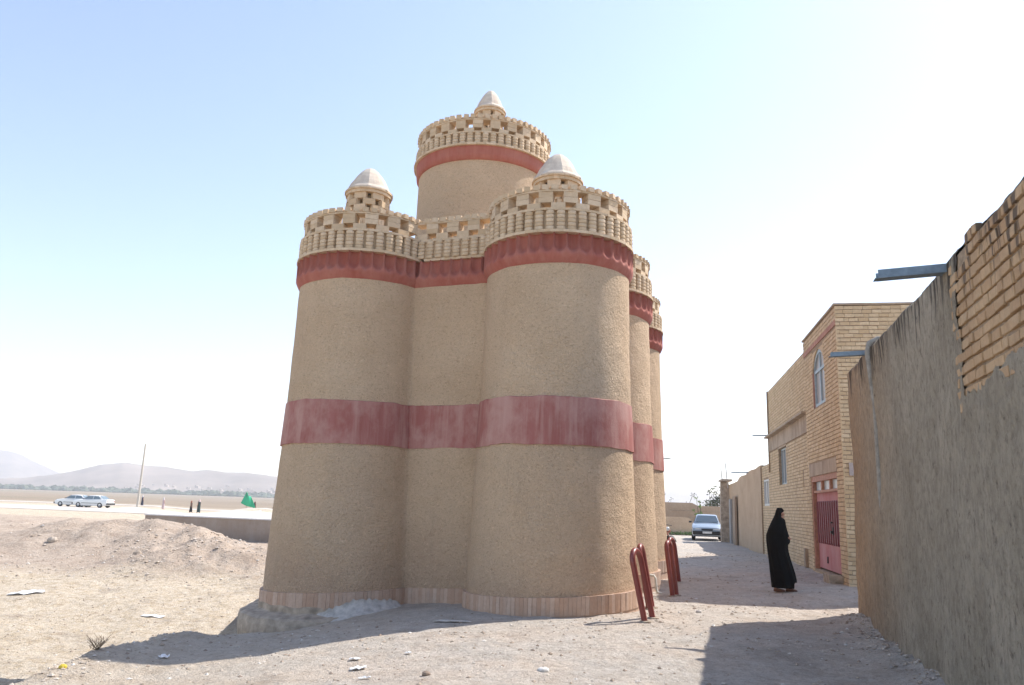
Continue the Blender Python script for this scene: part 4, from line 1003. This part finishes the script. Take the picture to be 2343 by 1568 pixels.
def far_person(x, y, h, label, cloth, top=None, ang=0, sit=False, hair=None):
    z = gz(x, y); P = thing('person', label, 'person', (x, y, z)); F = Vector((math.cos(ang), math.sin(ang), 0)); Sd = Vector((-F.y, F.x, 0)); k = h/1.66
    body(P, F, Sd, h, stride=.16, arms='down')
    mb = MB(); rows = []
    for z, a_, b_ in ((1.42, .06, .07), (1.37, .10, .17), (1.2, .13, .21), (1.0, .12, .19), (.8, .15, .19), (.4, .19, .2), (.09, .22, .2)): rows.append([(F*a_*math.cos(t)+Sd*b_*math.sin(t)*(1+.04*math.sin(t*7)))*k+Vector((0, 0, z*k)) for t in np.linspace(0, 2*math.pi, 24, endpoint=False)])
    mb.grid(rows, True); o = mb.build('robe', cloth, None, True); o.parent = P
    mb = MB(); rows = []
    for z, r_a, f in ((1.66, .02, -.01), (1.64, .07, -.005), (1.58, .097, -.01), (1.50, .10, -.035), (1.42, .115, -.03), (1.33, .17, -.01)): rows.append([(F*(r_a*.8*math.cos(t)+f)+Sd*r_a*math.sin(t))*k+Vector((0, 0, z*k+.0)) for t in np.linspace(0, 2*math.pi, 16, endpoint=False)])
    mb.grid(rows, True); o = mb.build('headscarf', top or cloth, None, True); o.parent = P
    return P
m_dkg = plain('dark_green_cloth', (.02, .045, .04), .9); m_wcl = plain('white_cloth', (.6, .58, .58), .9); m_mar = plain('maroon_cloth', (.10, .03, .04), .9); m_pk = plain('pale_pink_cloth', (.55, .42, .42), .9)
far_person(-40.0, 101.5, 1.5, 'person in a dark robe standing beyond the low wall, left one of the pair', m_blk, plain('rust_cloth', (.28, .09, .05), .9), ang=.2)
far_person(-38.9, 101.2, 1.72, 'person in dark clothes with a pale head cover, right one of the pair', m_dkg, m_pk, ang=2.6)
far_person(-56.5, 124, 1.6, 'person in dark trousers and white top on the plain, right of the pole', plain('navy_cloth', (.03, .035, .06), .9), m_wcl, ang=1)
far_person(-44.4, 103.5, 1.5, 'faint figure in pale clothes left of the pair beyond the low wall', m_pk, m_wcl, ang=1)
far_person(-34.0, 108, 1.6, 'person in dark maroon clothes standing beside the green flag', m_mar, m_blk, ang=1)
far_person(-32.1, 110, 1.05, 'small dark figure just right of the green flag, next to the tower edge', m_blk, m_pk, ang=3)

# green flag
fx, fy = -34.9, 107.5; fz = gz(fx, fy)
fl = thing('flag', 'bright green flag drooping from a leaning pole beyond the low wall', 'flag', (fx, fy, fz))
mb = MB(); mb.tube([(fx, fy, fz-.1), (fx-.25, fy, fz+2.75)], .025, 6); mb.build('pole', plain('dark_pole', (.12, .10, .09), .7), fl)
mb = MB(); rows = []
for i in range(9):
    v = i/8; row = []
    for j in range(9):
        u = j/8; x = fx-.25-.62*v*(1-u)+u*(.55+1.15*v); z = fz+2.85-1.5*v*(1-u)-u*(.65+1.75*v)+.12*math.sin(u*7+v*3)*u; row.append((x, fy+.22*math.sin(u*8+v*3)*(.3+u), z))
    rows.append(row)
mb.grid(rows); o = mb.build('cloth', plain('green_cloth', (.03, .42, .22), .8, var=.15), fl, smooth=True); sf = o.modifiers.new('t', 'SOLIDIFY'); sf.thickness = .02

# pole on the left, street lamp behind the tower
px_, py_ = -41.5, 90.0; pz_ = gz(px_, py_)
mb = MB(); mb.tube([(px_, py_, pz_-.3), (px_+.02, py_, pz_+3), (px_+.04, py_, 7.15)], [.15, .12, .085], 10); o = mb.build('utility_pole', plain('pale_concrete_pole', (.50, .45, .38), .9, var=.2), smooth=True, loc=(px_, py_, pz_)); tag(o, 'single pale leaning utility pole standing on the dusty plain at left', 'pole')
sl_ = thing('street_lamp', 'street lamp whose arm and head stick out from behind the tower', 'street lamp', (14.6, 80, gz(14.6, 80)))
mb = MB(); mb.tube([(14.6, 80, 0), (14.6, 80, 6.3), (14.75, 80, 6.55), (15.2, 80, 6.66), (15.9, 80, 6.74)], .05, 8); mb.build('pole', m_galv, sl_, smooth=True)
mb = MB(); mb.ellipsoid((16.15, 80, 6.75), .42, .14, .08, 12, 6); mb.build('lamp_head', plain('lamp_housing', (.28, .28, .26), .6), sl_, smooth=True)

# ------------------------------------------------------------------ trees
m_leaf = plain('grey_green_leaves', (.075, .09, .05), .8, var=.4, scale=3); m_leafy = plain('fresh_leaves', (.16, .23, .07), .8, var=.3, scale=3); m_bark = plain('bark', (.16, .12, .09), .9, var=.3, bump=.5)
def leaves(mb, c, r, n, size, flat=.8):
    for _ in range(n):
        d = Vector((random.gauss(0, 1), random.gauss(0, 1), random.gauss(0, 1))); d.normalize(); d *= r*random.random()**.45; d.z *= flat; p = Vector(c)+d
        a = Vector((random.gauss(0, 1), random.gauss(0, 1), random.gauss(0, 1))).normalized(); b = a.cross(Vector((random.gauss(0, 1), random.gauss(0, 1), random.gauss(0, 1)))).normalized(); s = size*random.uniform(.6, 1.3)
        mb.poly([p-a*s, p+b*s*.5, p+a*s, p-b*s*.5])
def tree(x, y, h, r, label, leaf=None, n=9, dens=60, name='tree', size=.09, zc=.62, cat='tree'):
    z0 = gz(x, y); T = thing(name, label, cat, (x, y, z0)); mb = MB(); P = Vector((x, y, z0-.1)); top = P+Vector((random.uniform(-.1, .1)*h, 0, h*.75)); mb.tube([P, P.lerp(top, .4)+Vector((.03*h, 0, 0)), top], [h*.03, h*.02, h*.006], 7)
    cr = MB()
    for i in range(n):
        a = random.uniform(0, 6.28); b = P.lerp(top, random.uniform(.35, .95)); e = P+Vector((r*random.uniform(.3, 1)*math.cos(a), r*random.uniform(.3, 1)*math.sin(a), h*random.uniform(zc-.15, .96)))
        mb.tube([b, b.lerp(e, .5)+Vector((0, 0, .05*h)), e], [h*.01, h*.006, h*.003], 5); leaves(cr, e, r*random.uniform(.28, .5), dens, size)
    mb.build('trunk', m_bark, T, smooth=True); cr.build('crown', leaf or m_leaf, T); return T
tree(16.9, 62, 3.7, 1.5, 'dusty grey-green tree rising over the garden wall next to the mud wall end', n=16, dens=110)
tree(13.22, 55, 2.95, .42, 'thin sapling with a few fresh green leaves in front of the garden wall', m_leafy, n=8, dens=22, name='sapling', size=.07, cat='sapling')
tree(15.3, 78, 3.6, .9, 'small bare bush top showing over the left end of the garden wall', n=8, dens=14, name='bush', size=.07, cat='bush')
tree(20.2, 90, 3.9, 1.0, 'sparse bush top over the garden wall, left of the sapling', n=7, dens=14, name='bush', size=.08, cat='bush')
# weeds at the foot of the hump: uncountable
mb = MB()
for _ in range(150):
    x = random.uniform(9.8, 17); leaves(mb, (x, 53.55, .12), .16, 6, .07)
o = mb.build('weeds', m_leafy, loc=(13, 53.5, 0)); o['kind'] = 'stuff'
# far tree belt along the foot of the hills
mb = MB()
for i in range(900):
    x = random.uniform(-900, -150); y = 1000+random.uniform(-25, 25)-.06*(x+400); hh = random.choice((1.5, 2, 2.6, 4))*random.uniform(.7, 1.2); mb.ellipsoid((x, y, gz(x, y)+hh*.4), random.uniform(4, 9), 5, hh, 7, 4, .25)
o = mb.build('distant_trees', plain('far_foliage', (.11, .13, .09), .95, var=.3, scale=.05), loc=(-500, 1000, 0)); o['kind'] = 'stuff'
# a scatter of village houses on the lower slopes
m_vill = plain('village_walls', (.52, .44, .38), .9, var=.2, scale=.03); proto = None
for i in range(40):
    x = random.uniform(-590, -280); y = random.uniform(1100, 1290); zz = 3+ (y-1100)*.07+random.uniform(-1, 1)
    if proto is None:
        mb = MB(); mb.abox(-4.5, 4.5, -4, 4, -6, 3.2); mb.abox(-4.7, 4.7, -4.2, 4.2, 3.2, 3.5); mb.abox(-4.5, -.5, -4, 4, 3.5, 6); mb.abox(1, 2.2, -4.1, -4, 1, 2.3); mb.abox(-3, -1.8, -4.1, -4, 1, 2.3); proto = mb.build('village_house', m_vill); h = proto
    else: h = proto.copy(); C.objects.link(h)
    h.location = (x, y, zz); h.rotation_euler = (0, 0, random.uniform(-.6, .6)); s_ = random.uniform(.45, .8); h.scale = (s_, s_, s_*.5)
    tag(h, 'tiny pale flat-roofed house of the hazy village below the hills', 'house', 'far village houses')

# ------------------------------------------------------------------ stones, rubble, litter
g = NM('loose_stones', .95); g.col(g.mix(g.ramp(g.noise(30, 3), [(.4, .3), (.6, 0.)]), g.ramp(g.attr(), [(0., (.28, .21, .16)), (.45, (.45, .37, .29)), (.8, (.56, .49, .42)), (1., (.72, .69, .65))]), (.3, .24, .19))); m_stone = g.m
def stone(mb, x, y, s, t, z=None):
    z = gz(x, y) if z is None else z; n = len(mb.v); k = [random.uniform(.6, 1.1) for _ in range(6)]; a = random.uniform(0, 6.28); ca, sa = math.cos(a), math.sin(a)
    for (px, py, pz), kk in zip(((1, 0, 0), (0, 1, 0), (-1, 0, 0), (0, -1, 0), (0, 0, 1), (.1, 0, -1)), k): px *= kk*1.2; py *= kk; pz *= kk*.6; mb.v.append((x+s*(px*ca-py*sa), y+s*(px*sa+py*ca), z+s*(pz+.15)))
    for q in ((0, 1, 4), (1, 2, 4), (2, 3, 4), (3, 0, 4), (1, 0, 5), (2, 1, 5), (3, 2, 5), (0, 3, 5)): mb.f.append(tuple(n+i for i in q)); mb.t.append(t); mb.m.append(0)
mb = MB()
for _ in range(16000):
    y = 5+25*random.random()**1.6; x = random.uniform(-.75*y-1, .55*y)
    if x > 5.7+.288*(y-13.55) and y < 13.6: continue
    if x > 8+.19*(y-17.5): continue
    if -3.9 < x < 3 and y > 12.6+.0*x and (x+.6)**2/9+(y-16.5)**2/18 < 1: continue
    if vnoise(np.array(x), np.array(y), .8, 60) < random.uniform(-.5, .3): continue
    s = random.choice((.007, .009, .012, .012, .017, .024))*(1.0+.03*y); stone(mb, x, y, s, random.random()**1.1)
o = mb.build('gravel', m_stone, loc=(0, 10, 0)); o['kind'] = 'stuff'
mb = MB()          # clods on the spoil heaps and the bank
for _ in range(2200):
    q = random.random()
    if q < .6: x = random.gauss(-11.5, 3.2); y = random.gauss(31.5, 2.2)
    elif q < .85: x = random.uniform(-34, -8); y = random.uniform(30, 46)
    else: y = random.uniform(7.5, 13); x = -4.8+random.gauss(0, .25)
    if x > -4.6 and y > 13: continue
    stone(mb, x, y, random.choice((.03, .03, .04, .07))*(.5 if q >= .85 else 1)*random.uniform(.6, 1.3), random.uniform(.3, .9))
for _ in range(500):
    s = random.uniform(.1, 7.5); p = WE-WD*s+WN*abs(random.gauss(.12, .12)); stone(mb, p.x, p.y, random.choice((.012, .02, .035)), random.uniform(0, .8))
o = mb.build('dirt_clods', m_stone, loc=(-8, 20, 0)); o['kind'] = 'stuff'
# dry straw stubble over the field: uncountable
mb = MB()
for _ in range(7000):
    y = 9+20*random.random()**1.4; x = -5.3-abs(random.gauss(0, 8))
    if vnoise(np.array(x), np.array(y), .6, 77) < random.uniform(-.45, .25): continue
    z = gz(x, y); l = random.uniform(.015, .05); a = random.uniform(0, 6.28); d = Vector((math.cos(a)*l, math.sin(a)*l, random.uniform(.3, 1)*l)); s = Vector((-d.y, d.x, 0)).normalized()*.006
    p = Vector((x, y, z-.003)); mb.poly([p-s, p+s, p+d])
o = mb.build('stubble', plain('dry_straw', (.50, .38, .20), .9), loc=(-8, 14, 0)); o['kind'] = 'stuff'
def rock(x, y, s, lab, mat=None, flat=.6, name='stone', cat='stone', t=.7):
    z = gz(x, y); mb = MB(); mb.ellipsoid((x, y, z+s*flat*.45), s, s*.75, s*flat, 9, 6, .13, t); o = mb.build(name, mat or m_stone, loc=(x, y, z)); tag(o, lab, cat); return o
rock(9.0, 27.2, .19, 'yellowish stone lying against the foot of the brick house'); rock(8.75, 26.2, .15, 'smaller grey stone just in front of the yellowish one', t=.4)
rock(.42, 8.33, .065, 'whitish brick fragment lying on the dusty foreground', t=1, flat=.45); rock(-.74, 8.2, .045, 'dark reddish stone in the foreground dust', t=0)
rock(3.12, 13.05, .05, 'small pale yellow lump on the sunlit strip of the lane', t=.9)
rock(-13.6, 30.0, .18, 'boulder-like clod at the foot of the dirt heaps', t=.3); rock(-18.5, 33, .22, 'pale clod on the far side of the field', t=.6)
m_wl = plain('white_scrap', (.78, .78, .78), .6, var=.05)
def scrap(x, y, a, b, ang, lab, mat=m_wl, cat='litter', name='litter', lift=.01, curl=.03):
    mb = MB(); rows = []
    for i in range(7):
        row = []
        for j in range(6):
            u, v = i/6-.5, j/5-.5; r = 1+.25*noise.noise(Vector((i*.9, j*.9, x))); X_ = u*a*r; Y_ = v*b*r*(1-.8*abs(u)); xx = x+X_*math.cos(ang)-Y_*math.sin(ang); yy = y+X_*math.sin(ang)+Y_*math.cos(ang)
            row.append((xx, yy, gz(xx, yy)+lift+curl*abs(noise.noise(Vector((i*.8, j*.8, y))))))
        rows.append(row)
    mb.grid(rows); o = mb.build(name, mat, loc=(x, y, gz(x, y))); m = o.modifiers.new('t', 'SOLIDIFY'); m.thickness = .006; tag(o, lab, cat); return o
scrap(-14.1, 24.2, .95, .45, .2, 'white plastic scrap lying on the field at the far left', curl=.12)
scrap(-9.4, 22.1, .55, .28, .1, 'white scrap on the field above the tower shadow', curl=.06)
scrap(-4.0, 9.85, .12, .09, .9, 'white scrap at the edge of the tower shadow', curl=.05)
scrap(-.72, 11.75, .55, .13, -.35, 'white plaster splash on the shaded ground in front of the tower', m_cementw)
scrap(-1.5, 8.72, .17, .12, .3, 'larger white plaster flake in the foreground')
scrap(-1.62, 9.15, .12, .08, 0, 'white plaster flake a little behind the larger one')
scrap(-1.35, 8.25, .12, .055, .1, 'flat white plaster flake closest to the camera')
scrap(-1.05, 9.3, .07, .05, .5, 'tiny white plaster flake right of the others')
rock(-4.72, 8.98, .05, 'crumpled yellow scrap near the lower left corner', plain('yellow_scrap', (.60, .45, .06), .6), name='litter', cat='litter')
# dry twiggy shrub on the bank
sx, sy = -4.82, 9.9; sz = gz(sx, sy); mb = MB()
for _ in range(40):
    a = random.uniform(0, 6.28); t = random.uniform(.06, .19); d = Vector((math.cos(a)*t*.8, math.sin(a)*t*.8, t)); p = Vector((sx, sy, sz)); m = p+d*.5+Vector((random.uniform(-.03, .03),)*3); mb.tube([p, m, p+d], [.003, .002, .0015], 4, False); mb.tube([m, m+Vector((random.uniform(-.06, .06), random.uniform(-.06, .06), .05))], .0015, 4, False)
o = mb.build('dry_shrub', plain('dry_twigs', (.20, .14, .09), .9), loc=(sx, sy, sz)); tag(o, 'small dry twiggy shrub on the edge of the bank', 'shrub')

# ------------------------------------------------------------------ haze
mb = MB(); mb.abox(-2900, 2900, -130, 2900, -4.0, 215); hz = mb.build('haze', [], None); hz['kind'] = 'stuff'
hm = D.materials.new('haze_air'); hm.use_nodes = True; t = hm.node_tree; t.nodes.remove(t.nodes['Principled BSDF']); v = t.nodes.new('ShaderNodeVolumePrincipled'); v.inputs['Color'].default_value = (.93, .96, 1, 1); v.inputs['Density'].default_value = .00042; v.inputs['Anisotropy'].default_value = .3
t.links.new(v.outputs[0], t.nodes['Material Output'].inputs['Volume']); hz.data.materials.append(hm)
S.cycles.volume_bounces = 1
